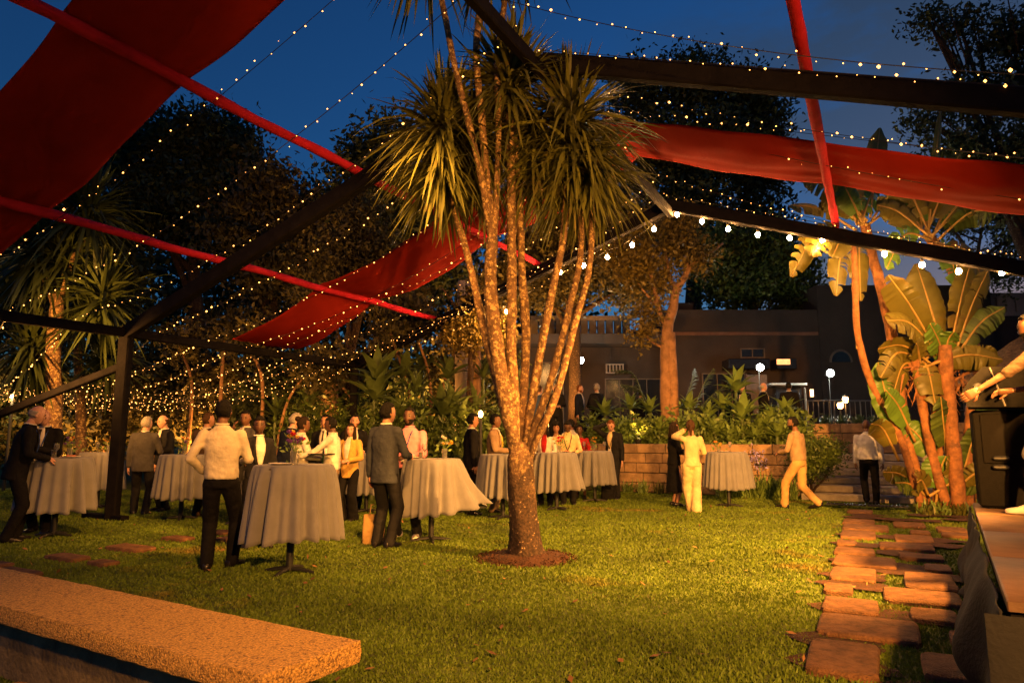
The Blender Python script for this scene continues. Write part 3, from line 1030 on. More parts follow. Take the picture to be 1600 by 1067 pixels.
lamp('wall_light', 'POINT', p - Vector((0, .16, 0)), 45, (1, .62, .22), 0.06)
p = at(470, 585, 19)
root = thing('garden_light', 'thin white garden light post with amber cap behind the guests at left', 'lamp', (p.x, p.y, 0), world=True)
MB().box((p.x, p.y, p.z + .02), (0.12, 0.10, 0.1), bev=.01).build('cap', glow('amber_cap', (1, .4, .1), 3.0), root)
MB().box((p.x, p.y, (p.z - .04) / 2), (0.09, 0.09, p.z - .05), bev=.01).build('post', M_PALE, root)

# ---- railing on the upper wall
rail = thing('metal_railing', 'thin metal railing above the wall at the top of the steps', 'railing', tent(0.5, 21.3, 1.4), world=True)
ra, rb = at(1262, 626, 20.5), at(1385, 626, 20.5)
MB().tube([ra, rb], 0.022, 8).build('top_rail', M_STEEL, rail)
MB().tube([(ra.x, ra.y, 1.5), (rb.x, rb.y, 1.5)], 0.016, 8).build('bottom_rail', M_STEEL, rail)
for k in range(16):
    x = ra.x + (rb.x - ra.x) * k / 15
    MB().tube([(x, ra.y, 1.38), (x, ra.y, ra.z)], 0.012 if k % 5 else 0.022, 6).build('baluster', M_STEEL, rail)
# ================================================================== plants
M_BARK = mat('cordyline_bark', (0.15, 0.085, 0.042), 0.9, var=0.5, scale=14, bump=1.0, bscale=35, col2=(0.46, 0.31, 0.13), thr=(0.52, 21.0, 0.07))
M_BARKD = mat('dark_bark', (0.040, 0.022, 0.013), 0.95, var=0.7, scale=18, bump=1.0, bscale=30, col2=(0.40, 0.30, 0.18), thr=(0.63, 28.0, 0.04))
M_BARKO = mat('smooth_bark', (0.30, 0.16, 0.075), 0.85, var=0.35, scale=5, bump=0.6, bscale=22, col2=(0.15, 0.08, 0.04), thr=(0.56, 4.0, 0.15))
M_SWORD = mat('sword_leaf', (0.115, 0.118, 0.024), 0.5, var=0.3, scale=3, island=0.5, col2=(0.19, 0.12, 0.035), thr=(0.58, 1.8, 0.15), sub=0.2)
M_SWORDD = mat('sword_leaf_dark', (0.055, 0.075, 0.018), 0.55, var=0.3, scale=3, island=0.5, sub=0.2)
M_TREE = mat('tree_leaf', (0.045, 0.058, 0.016), 0.6, var=0.4, scale=1.0, island=0.5, sub=0.2)
M_TREE2 = mat('tree_leaf_olive', (0.085, 0.070, 0.020), 0.6, var=0.4, scale=1.0, island=0.5, sub=0.25)
M_TREE3 = mat('tree_leaf_fresh', (0.070, 0.105, 0.018), 0.5, var=0.4, scale=1.0, island=0.5, sub=0.3)
M_ROS = mat('rosette_leaf', (0.165, 0.250, 0.060), 0.45, var=0.25, scale=5, sub=0.15)
M_ROS2 = mat('rosette_leaf_deep', (0.085, 0.120, 0.038), 0.45, var=0.25, scale=5, sub=0.15)
M_BEDL = mat('bed_leaf', (0.10, 0.15, 0.030), 0.5, var=.3, island=.4, sub=.2)
M_BAN = mat('banana_leaf', (0.135, 0.115, 0.018), 0.42, var=0.25, scale=2.0, sub=0.3, col2=(0.20, 0.11, 0.02), thr=(0.56, 1.6, 0.2))
M_BANG = mat('banana_leaf_green', (0.11, 0.21, 0.03), 0.4, var=0.2, scale=2.0, sub=0.3)
M_BANS = mat('banana_stem', (0.25, 0.105, 0.038), 0.85, var=0.45, scale=7, bump=0.9, bscale=24, col2=(0.14, 0.065, 0.03), thr=(0.54, 6.0, 0.12))
M_BANP = mat('banana_petiole', (0.32, 0.20, 0.05), 0.6, var=0.25, scale=6)

def height_bark():
    """cordyline bark: dark and fissured at the foot, grey-yellow lichen taking over above head height"""
    m = mat('cordyline_bark_aged', (0.15, 0.085, 0.042), 0.9, var=0.5, scale=14, bump=1.0, bscale=35, col2=(0.46, 0.31, 0.13), thr=(0.52, 21.0, 0.07))
    N, L = m.node_tree.nodes, m.node_tree.links
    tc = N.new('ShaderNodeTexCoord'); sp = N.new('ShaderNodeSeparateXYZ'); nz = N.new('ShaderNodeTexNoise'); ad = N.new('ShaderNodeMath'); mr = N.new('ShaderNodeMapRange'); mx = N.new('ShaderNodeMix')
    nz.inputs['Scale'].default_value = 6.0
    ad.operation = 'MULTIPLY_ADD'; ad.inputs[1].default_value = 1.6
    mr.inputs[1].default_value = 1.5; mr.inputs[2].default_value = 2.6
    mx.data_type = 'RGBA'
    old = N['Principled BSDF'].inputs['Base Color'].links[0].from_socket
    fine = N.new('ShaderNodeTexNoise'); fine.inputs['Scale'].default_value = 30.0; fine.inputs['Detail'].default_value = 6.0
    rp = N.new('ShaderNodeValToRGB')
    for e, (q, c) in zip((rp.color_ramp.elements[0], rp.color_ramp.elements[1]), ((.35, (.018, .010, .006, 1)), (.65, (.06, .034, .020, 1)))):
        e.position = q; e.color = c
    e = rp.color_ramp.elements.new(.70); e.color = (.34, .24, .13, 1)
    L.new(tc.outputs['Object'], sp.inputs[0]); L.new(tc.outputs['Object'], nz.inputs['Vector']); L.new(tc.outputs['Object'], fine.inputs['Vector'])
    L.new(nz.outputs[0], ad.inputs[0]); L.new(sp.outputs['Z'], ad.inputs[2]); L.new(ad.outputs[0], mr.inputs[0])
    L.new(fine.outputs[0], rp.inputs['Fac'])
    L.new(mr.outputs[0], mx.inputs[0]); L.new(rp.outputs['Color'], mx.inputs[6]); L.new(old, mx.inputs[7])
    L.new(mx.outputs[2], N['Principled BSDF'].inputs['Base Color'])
    return m
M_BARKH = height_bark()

def spline(pts, n):
    """smooth path through control points (Catmull-Rom)"""
    P = [Vector(p) for p in pts]
    P = [P[0] * 2 - P[1]] + P + [P[-1] * 2 - P[-2]]
    out = []
    m = len(P) - 3
    for k in range(n + 1):
        s = k / n * m
        i = min(int(s), m - 1)
        t = s - i
        a, b, c, d = P[i:i + 4]
        out.append(0.5 * ((2 * b) + (c - a) * t + (2 * a - 5 * b + 4 * c - d) * t * t + (3 * b - a - 3 * c + d) * t ** 3))
    return out

def stem(pts, r0, r1, n=16, sides=9, wob=0.07, mb=None, grow=0):
    P = spline(pts, n)
    rd = [(r0 + (r1 - r0) * k / n) * (1 + random.uniform(-.05, .05)) for k in range(n + 1)]
    if grow:
        rd = [q * min(1.0, .3 + .7 * k / grow) for k, q in enumerate(rd)]
    return (mb or MB()).tube(P, rd, sides, wob=wob)

def sword_crown(name, c, n, length, material, parent, seed=0, lo=-75, hi=88, width=0.024, droop=0.55):
    """head of narrow arching sword leaves"""
    g = np.random.default_rng(seed)
    el = np.radians(lo + (hi - lo) * g.random(n) ** 0.72)
    az = g.uniform(0, 2 * np.pi, n)
    L = length * g.uniform(0.7, 1.1, n)
    d = np.stack([np.cos(el) * np.cos(az), np.cos(el) * np.sin(az), np.sin(el)], 1)
    side = np.stack([-np.sin(az), np.cos(az), np.zeros(n)], 1)
    side += g.normal(size=(n, 3)) * 0.25
    side /= np.linalg.norm(side, axis=1)[:, None]
    base = np.array(c)[None] + g.normal(size=(n, 3)) * np.array([0.05, 0.05, 0.10]) + d * 0.05
    ts = np.array([0, .3, .62, .86, 1.0])
    ws = np.array([.6, 1.0, .85, .45, .03]) * width
    dr = droop * g.uniform(0.3, 1.2, n) * np.cos(el).clip(0.15)
    V = np.zeros((n, 5, 2, 3))
    for i, (t, w) in enumerate(zip(ts, ws)):
        p = base + d * (L * t)[:, None]
        p[:, 2] -= dr * L * t ** 2.2
        V[:, i, 0] = p - side * w
        V[:, i, 1] = p + side * w
    V = V.reshape(-1, 3)
    b = (np.arange(n) * 10)[:, None]
    Fc = np.concatenate([b + np.array([2 * i, 2 * i + 1, 2 * i + 3, 2 * i + 2]) for i in range(4)], 0)
    o = inst(name, fast_mesh(name, V, Fc, [material]), parent)
    o['kind'] = 'stuff'
    return o

# ---- the central many-stemmed cordyline
DT = TREE.y
cp = thing('cordyline_palm', 'tall many-stemmed palm with lichened stems standing on the lawn', 'palm tree', (TREE.x, TREE.y, 0), world=True)
def tp_(x, y, dd=0.0):
    return at(x, y, DT + dd)
P = spline([Vector((TREE.x, TREE.y, -0.05)), tp_(820, 845), tp_(815, 790), tp_(813, 740), tp_(812, 710), tp_(812, 690)], 30)
mb = MB()
rd = [0.29, 0.27, 0.245, 0.222, 0.204, 0.192, 0.182, 0.174, 0.168] + [0.164 - 0.0010 * k - (0.010 * (k - 14) if k > 14 else 0) for k in range(22)]
rings = []
for p, r_ in zip(P, rd):
    rings.append([p + Vector((math.cos(a), math.sin(a), 0)) * r_ * (1 + 0.07 * math.sin(3 * a + p.z * 2) + 0.04 * math.sin(7 * a + p.z * 5) + random.uniform(-.035, .035)) for a in np.linspace(0, 2 * math.pi, 26, endpoint=False)])
mb.loft(rings)
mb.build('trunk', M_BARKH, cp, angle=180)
STEMS = [
    ([(814, 780, -.02), (802, 690, -.04), (784, 590, -.1), (770, 500, -.12), (766, 430, -.12), (769, 372, -.12)], .135, .085),
    ([(769, 380, -.12), (756, 300, -.2), (738, 215, -.25), (712, 110, -.3), (690, 0, -.35), (672, -80, -.4)], .062, .042),
    ([(769, 380, -.12), (762, 290, -.12), (752, 180, -.1), (744, 80, -.1), (752, 0, -.1), (755, -80, -.1)], .068, .05),
    ([(771, 372, -.1), (777, 280, -.05), (779, 180, 0), (777, 90, 0), (789, 0, .05), (800, -80, .1)], .058, .042),
    ([(815, 780, -.0), (807, 690, .0), (799, 560, 0), (800, 450, 0), (799, 330, .1), (796, 160, .15)], .10, .065),
    ([(816, 780, .03), (814, 690, .05), (822, 540, .15), (816, 430, .2), (812, 330, .3), (803, 200, .3)], .085, .05),
    ([(817, 780, 0), (822, 690, -.02), (843, 560, 0), (862, 460, -.05), (880, 370, -.05), (893, 215, 0)], .075, .05),
    ([(817, 790, .02), (826, 700, -.04), (862, 590, -.1), (890, 480, -.1), (908, 390, -.05), (902, 260, .05)], .066, .045),
    ([(817, 800, .04), (829, 712, -.05), (868, 620, -.2), (900, 500, -.2), (922, 410, -.15), (926, 280, -.1)], .062, .042),
    ([(814, 790, 0), (798, 690, .02), (762, 540, .15), (742, 450, .2), (728, 390, .2), (708, 320, .2), (694, 220, .2)], .075, .045),
]
for q, r0, r1 in STEMS:
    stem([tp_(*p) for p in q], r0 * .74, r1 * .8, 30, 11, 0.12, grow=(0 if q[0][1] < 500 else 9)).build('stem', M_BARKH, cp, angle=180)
for i, (x, y, dd, n, L, lo, hi, dr) in enumerate(((796, 135, .15, 420, .98, -80, 88, .6), (893, 195, 0, 520, 1.05, -85, 88, .65), (900, 250, .05, 240, .92, -89, 15, .5), (930, 265, -.1, 110, .8, -89, 40, .7),
                                      (694, 205, .2, 480, .98, -86, 88, .65), (690, 255, .25, 220, .9, -89, 15, .5), (750, 225, .4, 300, .95, -89, 70, .6), (835, 235, .45, 300, .95, -89, 70, .6), (668, -105, -.4, 240, 1.0, -60, 88, .6), (757, -110, -.1, 240, 1.0, -60, 88, .6), (806, -110, .1, 200, .95, -60, 88, .6))):
    sword_crown('crown', tp_(x, y, dd), n, L, M_SWORD, cp, seed=100 + i, width=0.022, lo=lo, hi=hi, droop=dr)

# ---- cordylines at the far left
def cordyline(label, base, d, stems, heads, seed):
    root = thing('cordyline_palm', label, 'palm tree', (base.x, base.y, 0), world=True)
    for q, r0, r1 in stems:
        pts = [at(*p, d) if len(p) == 2 else at(p[0], p[1], d + p[2]) for p in q]
        stem(pts, r0, r1, 18, 9, 0.08).build('stem', M_BARK, root, angle=180)
    for i, (x, y, n, L) in enumerate(heads):
        sword_crown('crown', at(x, y, d), n, L, M_SWORDD, root, seed=seed + i, width=0.034)
    return root
d = 13.5
b0 = on_plane(82, 800); b0 = Vector((at(82, 700, d).x, d, 0))
cordyline('forked palm with drooping sword leaves behind the two bald men', b0, d,
          [([(80, 800), (84, 640), (83, 540), (92, 460)], .17, .12), ([(90, 470), (108, 420), (128, 370)], .09, .07), ([(88, 480), (72, 440), (60, 410)], .08, .06), ([(90, 540), (60, 500), (48, 540)], .06, .05)],
          [(135, 335, 300, 1.45), (62, 400, 240, 1.25), (160, 470, 200, 1.2), (45, 545, 220, 1.15), (100, 410, 160, 1.2)], 200)
d = 15.5
cordyline('slim palm with sword leaves left of the dark corner post', Vector((at(130, 700, d).x, d, 0)), d,
          [([(128, 790), (126, 650), (120, 520)], .13, .09)], [(120, 490, 220, 1.3), (165, 560, 160, 1.2)], 230)

# ---- broadleaf trees
def tree(label, base, trunk, r0, blobs, n, size, material, seed, limbs=True, bark=M_BARKD, flat=0.0, group=None, shell=.55):
    """trunk: list of points; limbs run from the fork into every blob"""
    random.seed(seed)
    root = thing('tree', label, 'tree', (base[0], base[1], 0), group=group, world=True)
    mb = MB()
    P = spline(trunk, 14)
    mb.tube(P, [r0 * (1.35 - 0.75 * min(k / 3, 1) * .3 - .5 * k / 14) for k in range(15)], 10, wob=.06)
    mb.build('trunk', bark, root, angle=180)
    if limbs:
        for c, r_ in blobs:
            c = Vector(c)
            a = P[random.randint(9, 14)]
            mid = a.lerp(c, .5) + Vector((random.uniform(-.3, .3), random.uniform(-.3, .3), random.uniform(0, .4)))
            mbl = stem([a, mid, c], r0 * .42, r0 * .12, 8, 7)
            for k in range(4):
                e = c + Vector((random.uniform(-1, 1) * r_[0], random.uniform(-1, 1) * r_[1], random.uniform(-.4, 1) * r_[2])) * .85
                stem([mid.lerp(c, random.uniform(.3, 1)), (mid + e) / 2 + Vector((0, 0, .2)), e], r0 * .16, r0 * .05, 6, 5, mb=mbl)
            mbl.build('limb', bark, root, angle=180)
    leaf_cloud('crown', blobs, n, size, material, root, seed=seed, flat=flat, shell=shell)
    return root
def blob_px(lst, d, dy=1.0):
    """(px, py, rpx, rpy[, dd]) -> ellipsoids at depth d"""
    out = []
    for q in lst:
        dd = q[4] if len(q) > 4 else 0
        c = at(q[0], q[1], d + dd)
        k = (d + dd) / F_PX
        out.append((c, (q[2] * k, max(q[2] * k * dy, .5), q[3] * k)))
    return out
def tree_px(label, px, d, top, blobs, n, size, material, seed, r0=0.3, lean=0, **kw):
    b = at(px, 700, d); z0 = TERR_Z if d > 19 and px > 700 else 0
    tr = [Vector((b.x, d, z0 - .1)), Vector((b.x + lean * .3, d, (at(px, top, d).z + z0) * .5)), at(px + lean * 30, top, d)]
    return tree(label, b, tr, r0, blob_px(blobs, d), n, size, material, seed, **kw)
GT = 'tall dark trees behind the garden'
tree_px('tall dark tree with ragged crown against the sky at left', 300, 24, 380, [(250, 250, 70, 75), (320, 215, 65, 55), (370, 240, 45, 55), (210, 330, 60, 70), (300, 330, 90, 70), (345, 290, 60, 55), (200, 230, 45, 45)], 26250, 0.125, M_TREE, 1, group=GT, shell=.25)
tree_px('round dark tree right of the ragged left tree', 420, 22, 420, [(420, 300, 55, 50), (460, 350, 60, 60), (380, 370, 70, 60), (440, 420, 80, 60)], 19250, 0.112, M_TREE2, 2, group=GT, shell=.3)
tree_px('broad dark tree behind the palm at upper left of the ridge', 590, 23, 400, [(570, 260, 50, 55), (620, 220, 55, 45), (520, 330, 60, 60), (610, 330, 80, 80), (690, 330, 80, 80), (560, 420, 90, 60), (650, 420, 80, 60)], 26250, 0.119, M_TREE, 3, group=GT, shell=.3)
tree_px('dark tree massed over the far left of the garden', 60, 22, 420, [(30, 320, 80, 90), (120, 260, 70, 60), (-60, 350, 110, 120), (60, 440, 110, 70), (150, 380, 70, 60), (180, 450, 60, 50)], 24500, 0.125, M_TREE, 4, group=GT, shell=.3)
tree_px('olive leaved tree lit amber behind the left fairy lights', 545, 18.5, 520, [(560, 340, 45, 45), (530, 400, 55, 50), (590, 400, 45, 50), (510, 460, 60, 40), (600, 460, 60, 40), (640, 500, 45, 35)], 21000, 0.066, M_TREE2, 5, r0=.16, shell=.2)
tree_px('big dark tree rising behind the right side of the palm', 1090, 33, 330, [(1000, 140, 60, 55), (1080, 135, 75, 55), (1160, 150, 60, 50), (1200, 190, 45, 60), (1030, 230, 80, 70), (1120, 240, 90, 70), (1190, 270, 60, 60), (1060, 330, 90, 60), (1170, 350, 70, 60), (960, 250, 50, 80)], 42000, 0.145, M_TREE, 6, r0=.5, shell=.25)
tree_px('dark overhanging tree at the upper right corner', 1640, 20, 330, [(1580, 60, 70, 40), (1500, 40, 50, 28), (1640, 150, 110, 70), (1520, 150, 75, 35), (1600, 240, 90, 50), (1450, 190, 40, 20), (1500, 240, 70, 35), (1450, 30, 40, 18), (1600, 310, 80, 45), (1700, 60, 90, 90)], 28000, 0.092, M_TREE, 7, r0=.35, shell=.1)
tree_px('fine twigged tree behind the banana clump under the red band', 1530, 26, 420, [(1540, 330, 70, 40), (1600, 370, 60, 45), (1480, 350, 50, 30), (1560, 420, 80, 40)], 8750, 0.079, M_TREE, 8, r0=.25, shell=.1)
tree_px('leafy green tree above the house parapet', 1180, 29, 470, [(1120, 430, 45, 40), (1180, 420, 55, 55), (1240, 430, 45, 50), (1200, 380, 50, 40), (1130, 380, 40, 40), (1160, 460, 60, 25), (1240, 470, 35, 22)], 19250, 0.112, M_TREE3, 9, r0=.25, shell=.35)
tree_px('pale foliage tree behind the festoon at centre', 900, 24, 480, [(850, 440, 60, 50), (920, 420, 70, 60), (990, 440, 55, 50), (880, 360, 60, 50), (960, 350, 60, 50), (820, 400, 50, 50), (780, 450, 50, 45)], 26000, 0.106, M_TREE2, 10, r0=.25, shell=.3)
# slender tree on the terrace, amber under the bulbs
tr_d = 19.3
b = at(1043, 680, tr_d)
root = thing('tree', 'slender forked tree with amber lit trunk rising from the terrace bed', 'tree', (b.x, b.y, TERR_Z), world=True)
def q_(x, y, dd=0): return at(x, y, tr_d + dd)
stem([q_(1043, 700), q_(1042, 620), q_(1041, 550), q_(1044, 500)], .19, .16, 14, 12, .05).build('trunk', M_BARKO, root, angle=180)
stem([q_(1053, 700, -.1), q_(1052, 600, -.1), q_(1048, 520, -.05)], .15, .13, 10, 10, .05).build('trunk', M_BARKO, root, angle=180)
for q, r0, r1 in (([(1044, 505), (1052, 480), (1056, 455), (1072, 430)], .16, .10), ([(1042, 508), (1030, 490), (1025, 460), (1015, 420)], .11, .05), ([(1070, 432), (1085, 410), (1110, 395), (1130, 380)], .08, .03),
                  ([(1068, 438), (1075, 400), (1068, 370)], .07, .03), ([(1056, 455), (1046, 430), (1040, 390)], .07, .03), ([(1028, 480), (1010, 460), (995, 440)], .06, .02), ([(1040, 545), (1020, 535), (1005, 520)], .05, .02)):
    stem([q_(*p) for p in q], r0, r1, 9, 8, .05).build('limb', M_BARKO, root, angle=180)
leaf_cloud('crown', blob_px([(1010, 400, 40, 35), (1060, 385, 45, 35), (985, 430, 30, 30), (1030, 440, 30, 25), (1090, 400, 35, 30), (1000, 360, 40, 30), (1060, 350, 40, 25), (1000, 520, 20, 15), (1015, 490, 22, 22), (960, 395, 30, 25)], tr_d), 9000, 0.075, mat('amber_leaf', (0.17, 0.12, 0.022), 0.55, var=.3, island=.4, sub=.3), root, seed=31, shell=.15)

# ---- far wood seen between the nearer trees
wd = thing('far_wood', 'dark far-off woodland closing the view behind the garden at left', 'wood', (at(300, 600, 34).x, 34, 0), world=True)
leaf_cloud('foliage', blob_px([(x, y, 90, 80) for x in range(-140, 900, 90) for y in (400 + (x % 70), 500, 600)], 34), 26000, .24, M_TREE, wd, seed=77, shell=.1)
wd['kind'] = 'stuff'
# ---- dark shrubbery closing the garden at left and behind
sh = [(-40, 640, 90, 70, 19), (60, 650, 80, 60, 20), (170, 640, 70, 60, 19.5), (260, 620, 80, 70, 21), (350, 630, 80, 70, 20), (440, 640, 70, 60, 19), (520, 620, 70, 70, 22), (600, 650, 60, 50, 20.5), (680, 620, 70, 70, 22), (760, 620, 60, 60, 24)]
for i, (x, y, rx, ry, dd) in enumerate(sh):
    p = at(x, 700, dd)
    rt = thing('garden_shrub', 'dense dark shrub in the hedge behind the guests, ' + nth(i) + ' from left', 'shrub', (p.x, p.y, 0), group='dark shrubs behind the guests', world=True)
    bl = blob_px([(x, y, rx, ry), (x + 20, y - ry * .7, rx * .7, ry * .6), (x - 25, y + 35, rx, 40)], dd)
    leaf_cloud('foliage', bl, 6500, 0.10, M_TREE if i % 2 else M_TREE2, rt, seed=300 + i, shell=.4)
    mb = MB()
    for k in range(6):
        a = Vector((p.x + random.uniform(-.5, .5), p.y + random.uniform(-.3, .3), 0))
        e = at(x + random.uniform(-rx, rx) * .6, y - ry * random.uniform(0, .9), dd)
        stem([a, a.lerp(e, .5) + Vector((random.uniform(-.3, .3), 0, 0)), e], .05, .015, 8, 6, mb=mb)
    mb.build('stems', M_BARKO, rt, angle=180)
# thin trunks among the shrubs
for i, (x0, y0, x1, y1, x2, y2, dd, r0) in enumerate(sorted(((405, 700, 410, 600, 385, 540, 17.5, .06), (425, 700, 445, 640, 480, 580, 17, .05), (350, 700, 345, 620, 352, 520, 18, .07), (655, 700, 640, 620, 610, 520, 16.5, .06), (668, 700, 672, 600, 640, 500, 16.8, .05), (685, 700, 690, 620, 720, 520, 17, .05), (560, 700, 555, 640, 520, 590, 18, .05), (290, 700, 300, 610, 280, 540, 18.5, .06)))):
    a = at(x0, y0, dd); a.z = 0
    rt = thing('sapling', 'thin bare stemmed sapling in the hedge behind the guests, ' + nth(i) + ' from left', 'tree', a, group='saplings behind the guests', world=True)
    stem([a, at(x1, y1, dd), at(x2, y2, dd)], r0, r0 * .5, 12, 7).build('trunk', M_BARKO, rt, angle=180)
    leaf_cloud('crown', blob_px([(x2, y2, 28, 26), (x2 + 18, y2 - 22, 22, 20)], dd), 700, .09, M_TREE2, rt, seed=340 + i, shell=.1)
# thick old trunks and a stump post at centre left
for i, (x, y0, dd, r0, mm, lab) in enumerate(((512, 570, 19.0, .34, M_BARKO, 'thick cut brown trunk standing behind the far tent post'), (722, 440, 18.5, .22, M_PALE, 'pale smooth trunk rising left of the central palm'), (740, 520, 17.5, .20, M_BARKO, 'orange fibrous palm trunk left of the central palm stems'))):
    a = at(x, 700, dd); a.z = 0
    rt = thing('old_trunk', lab, 'tree', a, world=True)
    stem([a, at(x, (y0 + 700) / 2, dd), at(x + 3, y0, dd)], r0, r0 * .8, 12, 12, .06).build('trunk', mm, rt, angle=180)
    if i == 2:
        mb = MB()
        for k in range(9):
            an = random.uniform(-.5, .5)
            stem([at(x, y0 + 30, dd), at(x + an * 40, y0 - 20, dd), at(x + an * 120, y0 - 70, dd)], .06, .015, 8, 5, mb=mb)
        mb.build('frond_bases', M_BANS, rt, angle=180)
tree_px('small yellow lit tree left of the central palm stems', 735, 16.0, 520, [(745, 480, 35, 40), (720, 520, 30, 30), (770, 520, 30, 35)], 3500, 0.07, mat('amber_leaf2', (0.17, 0.12, 0.022), 0.55, var=.3, island=.4, sub=.3), 41, r0=.07, shell=.2)

# ---- rosette plants: broad pointed leaves round a crown, each leaf an object
def rosette_leaf_mesh(name, m, wmax=0.16):
    rows = 8
    mb = MB()
    V = []
    for k in range(rows + 1):
        t = k / rows
        w = wmax * (0.45 + 1.0 * math.sin(math.pi * min(t * .92 + .02, 1)) ** .9) * (1 - t ** 3.5) * .62
        z = 0.24 * t - 0.30 * t ** 2.4
        for s in (-1, 0, 1):
            V.append((s * w, t, z + (abs(s) * w * .35)))
    Fc = [(k * 3 + j, k * 3 + j + 1, k * 3 + j + 4, k * 3 + j + 3) for k in range(rows) for j in range(2)]
    mb.add(V, Fc)
    return mb.mesh(name, m, True, 180)
ROS_ME = [rosette_leaf_mesh('rosette_leaf', M_ROS), rosette_leaf_mesh('rosette_leaf_deep', M_ROS2), rosette_leaf_mesh('rosette_leaf_thin', M_ROS2, 0.10)]
def rosette(p, z0, size, n, me, label, group, seed, tilt=0.0):
    rs = random.Random(seed)
    root = thing('rosette_plant', label, 'plant', (p.x, p.y, z0), rs.uniform(0, 6), group)
    h = max(p.z - z0, 0.05)
    if h > 0.06:
        MB().tube([(0, 0, 0), (.02, 0, h * .5), (0, 0, h)], [.05, .045, .04], 7).build('stalk', M_ROS2, root)
    for k in range(n):
        az = k * 2.39996 + rs.uniform(-.15, .15)
        el = R(78 - 82 * (k / n) ** .8 + rs.uniform(-6, 6))
        s = size * (0.62 + 0.42 * math.sin(math.pi * (0.25 + 0.6 * k / n))) * rs.uniform(.85, 1.1)
        M = Matrix.Translation((0, 0, h)) @ Matrix.Rotation(az, 4, 'Z') @ Matrix.Rotation(el, 4, 'X') @ Matrix.Rotation(rs.uniform(-.2, .2), 4, 'Y') @ Matrix.Scale(s, 4)
        inst('leaf', me, root, M)
    return root
GB = 'rosette plants on the terrace bed'
LB = 'broad green rosette plant above the stone wall'
for i, (x, y, s, dd) in enumerate(sorted(((945, 650, .62, 20), (985, 640, .6, 20.2), (1015, 645, .6, 19.5), (960, 680, .5, 19.2), (1000, 675, .55, 19), (1030, 672, .5, 18.6), (1075, 640, .62, 19.2), (1105, 655, .62, 18.8), (1085, 672, .5, 18.4),
                                   (1118, 678, .55, 18.0), (1150, 612, .78, 18.6), (1160, 655, .85, 17.9), (1130, 640, .6, 18.8), (1190, 668, .55, 17.8), (1205, 655, .55, 18.2), (1228, 645, .6, 18.4), (1180, 685, .5, 17.6), (1215, 682, .55, 17.4), (1240, 660, .5, 18.0), (1140, 690, .45, 17.7), (1070, 690, .4, 18.1), (925, 665, .5, 20), (1245, 690, .45, 17.2)))):
    rosette(at(x, y, dd), TERR_Z, s, 15, ROS_ME[0], LB + ', ' + nth(i) + ' from left', GB, 400 + i)
GB2 = 'rosette plants among the shrubs'
LB2 = 'spiky green rosette plant behind guests left of palm'
for i, (x, y, s, dd, k) in enumerate(sorted(((590, 600, .95, 15.8, 1), (585, 625, .9, 15.5, 1), (630, 590, .8, 16.5, 1), (650, 615, .8, 16, 2), (700, 592, .7, 16.2, 1), (705, 640, .8, 15.4, 1), (755, 592, .7, 17, 2), (690, 650, .8, 15.2, 1), (555, 640, .7, 18, 2), (720, 660, .7, 15.4, 1), (480, 640, .9, 17.5, 2), (430, 650, .8, 17.5, 2), (620, 660, .7, 15.5, 1), (500, 600, .8, 18, 2), (660, 580, .8, 17.5, 2), (745, 640, .7, 16, 2)))):
    rosette(at(x, y, dd), 0.0, s, 15, ROS_ME[k], LB2 + ', ' + nth(i) + ' from left', GB2, 440 + i)

GF = 'leafy ground shrubs on the terrace bed'
for i, (x, y, rx, ry, dd) in enumerate(((935, 680, 28, 22, 19.4), (975, 675, 30, 24, 19.2), (1015, 678, 28, 22, 18.9), (1060, 672, 30, 28, 18.8), (1100, 676, 30, 24, 18.4), (1140, 676, 30, 24, 18.2), (1180, 676, 28, 24, 18.0), (1215, 672, 26, 26, 17.9), (1242, 676, 22, 24, 17.8))):
    q = at(x, y, dd)
    rt = thing('ground_shrub', 'leafy low shrub filling the bed above the stone wall, ' + nth(i) + ' from left', 'shrub', (q.x, q.y, TERR_Z), group=GF, world=True)
    leaf_cloud('foliage', blob_px([(x, y, rx, ry), (x + 6, y + 8, rx, ry * .7)], dd), 900, .075, M_ROS if i % 2 else M_BEDL, rt, seed=470 + i, shell=.2, aspect=.5)
GF2 = 'leafy ground shrubs left of the palm'
for i, (x, y, rx, ry, dd) in enumerate(((470, 665, 40, 40, 17.2), (540, 660, 36, 40, 18.2), (600, 665, 36, 40, 15.6), (650, 665, 34, 44, 15.4), (700, 680, 32, 40, 15.2), (745, 670, 30, 44, 15.8), (790, 680, 30, 40, 17))):
    q = at(x, y, dd)
    rt = thing('ground_shrub', 'leafy low shrub below the rosettes left of the palm, ' + nth(i) + ' from left', 'shrub', (q.x, q.y, 0), group=GF2, world=True)
    leaf_cloud('foliage', blob_px([(x, y, rx, ry), (x + 6, y + 30, rx, ry)], dd), 1500, .075, M_BEDL if i % 2 else M_TREE3, rt, seed=480 + i, shell=.2, aspect=.4)

# ---- arching palm fronds on the terrace
def frond(mb, a, b, c, leaf, n=26, w=.012):
    P = spline([a, b, c], n)
    mb.tube(P, [.022 * (1 - .8 * k / n) for k in range(n + 1)], 5)
    for k in range(3, n):
        t = (P[min(k + 1, n)] - P[k - 1]).normalized()
        s = t.cross(Vector((0, 0, 1))).normalized()
        L = leaf * math.sin(math.pi * (k / n * .85 + .12))
        for sg in (-1, 1):
            tip = P[k] + s * sg * L * .75 + t * L * .55 - Vector((0, 0, L * random.uniform(.2, .5)))
            m = P[k].lerp(tip, .5) + Vector((0, 0, L * .08))
            mb.add([P[k] - t * w, P[k] + t * w, m + t * w * 1.2, tip, m - t * w * 1.2], [(0, 1, 2, 3, 4)])
fp = at(1020, 660, 19.6)
rt = thing('feather_palm', 'low feather palm with long arching fronds on the terrace bed', 'palm', (fp.x, fp.y, TERR_Z), world=True)
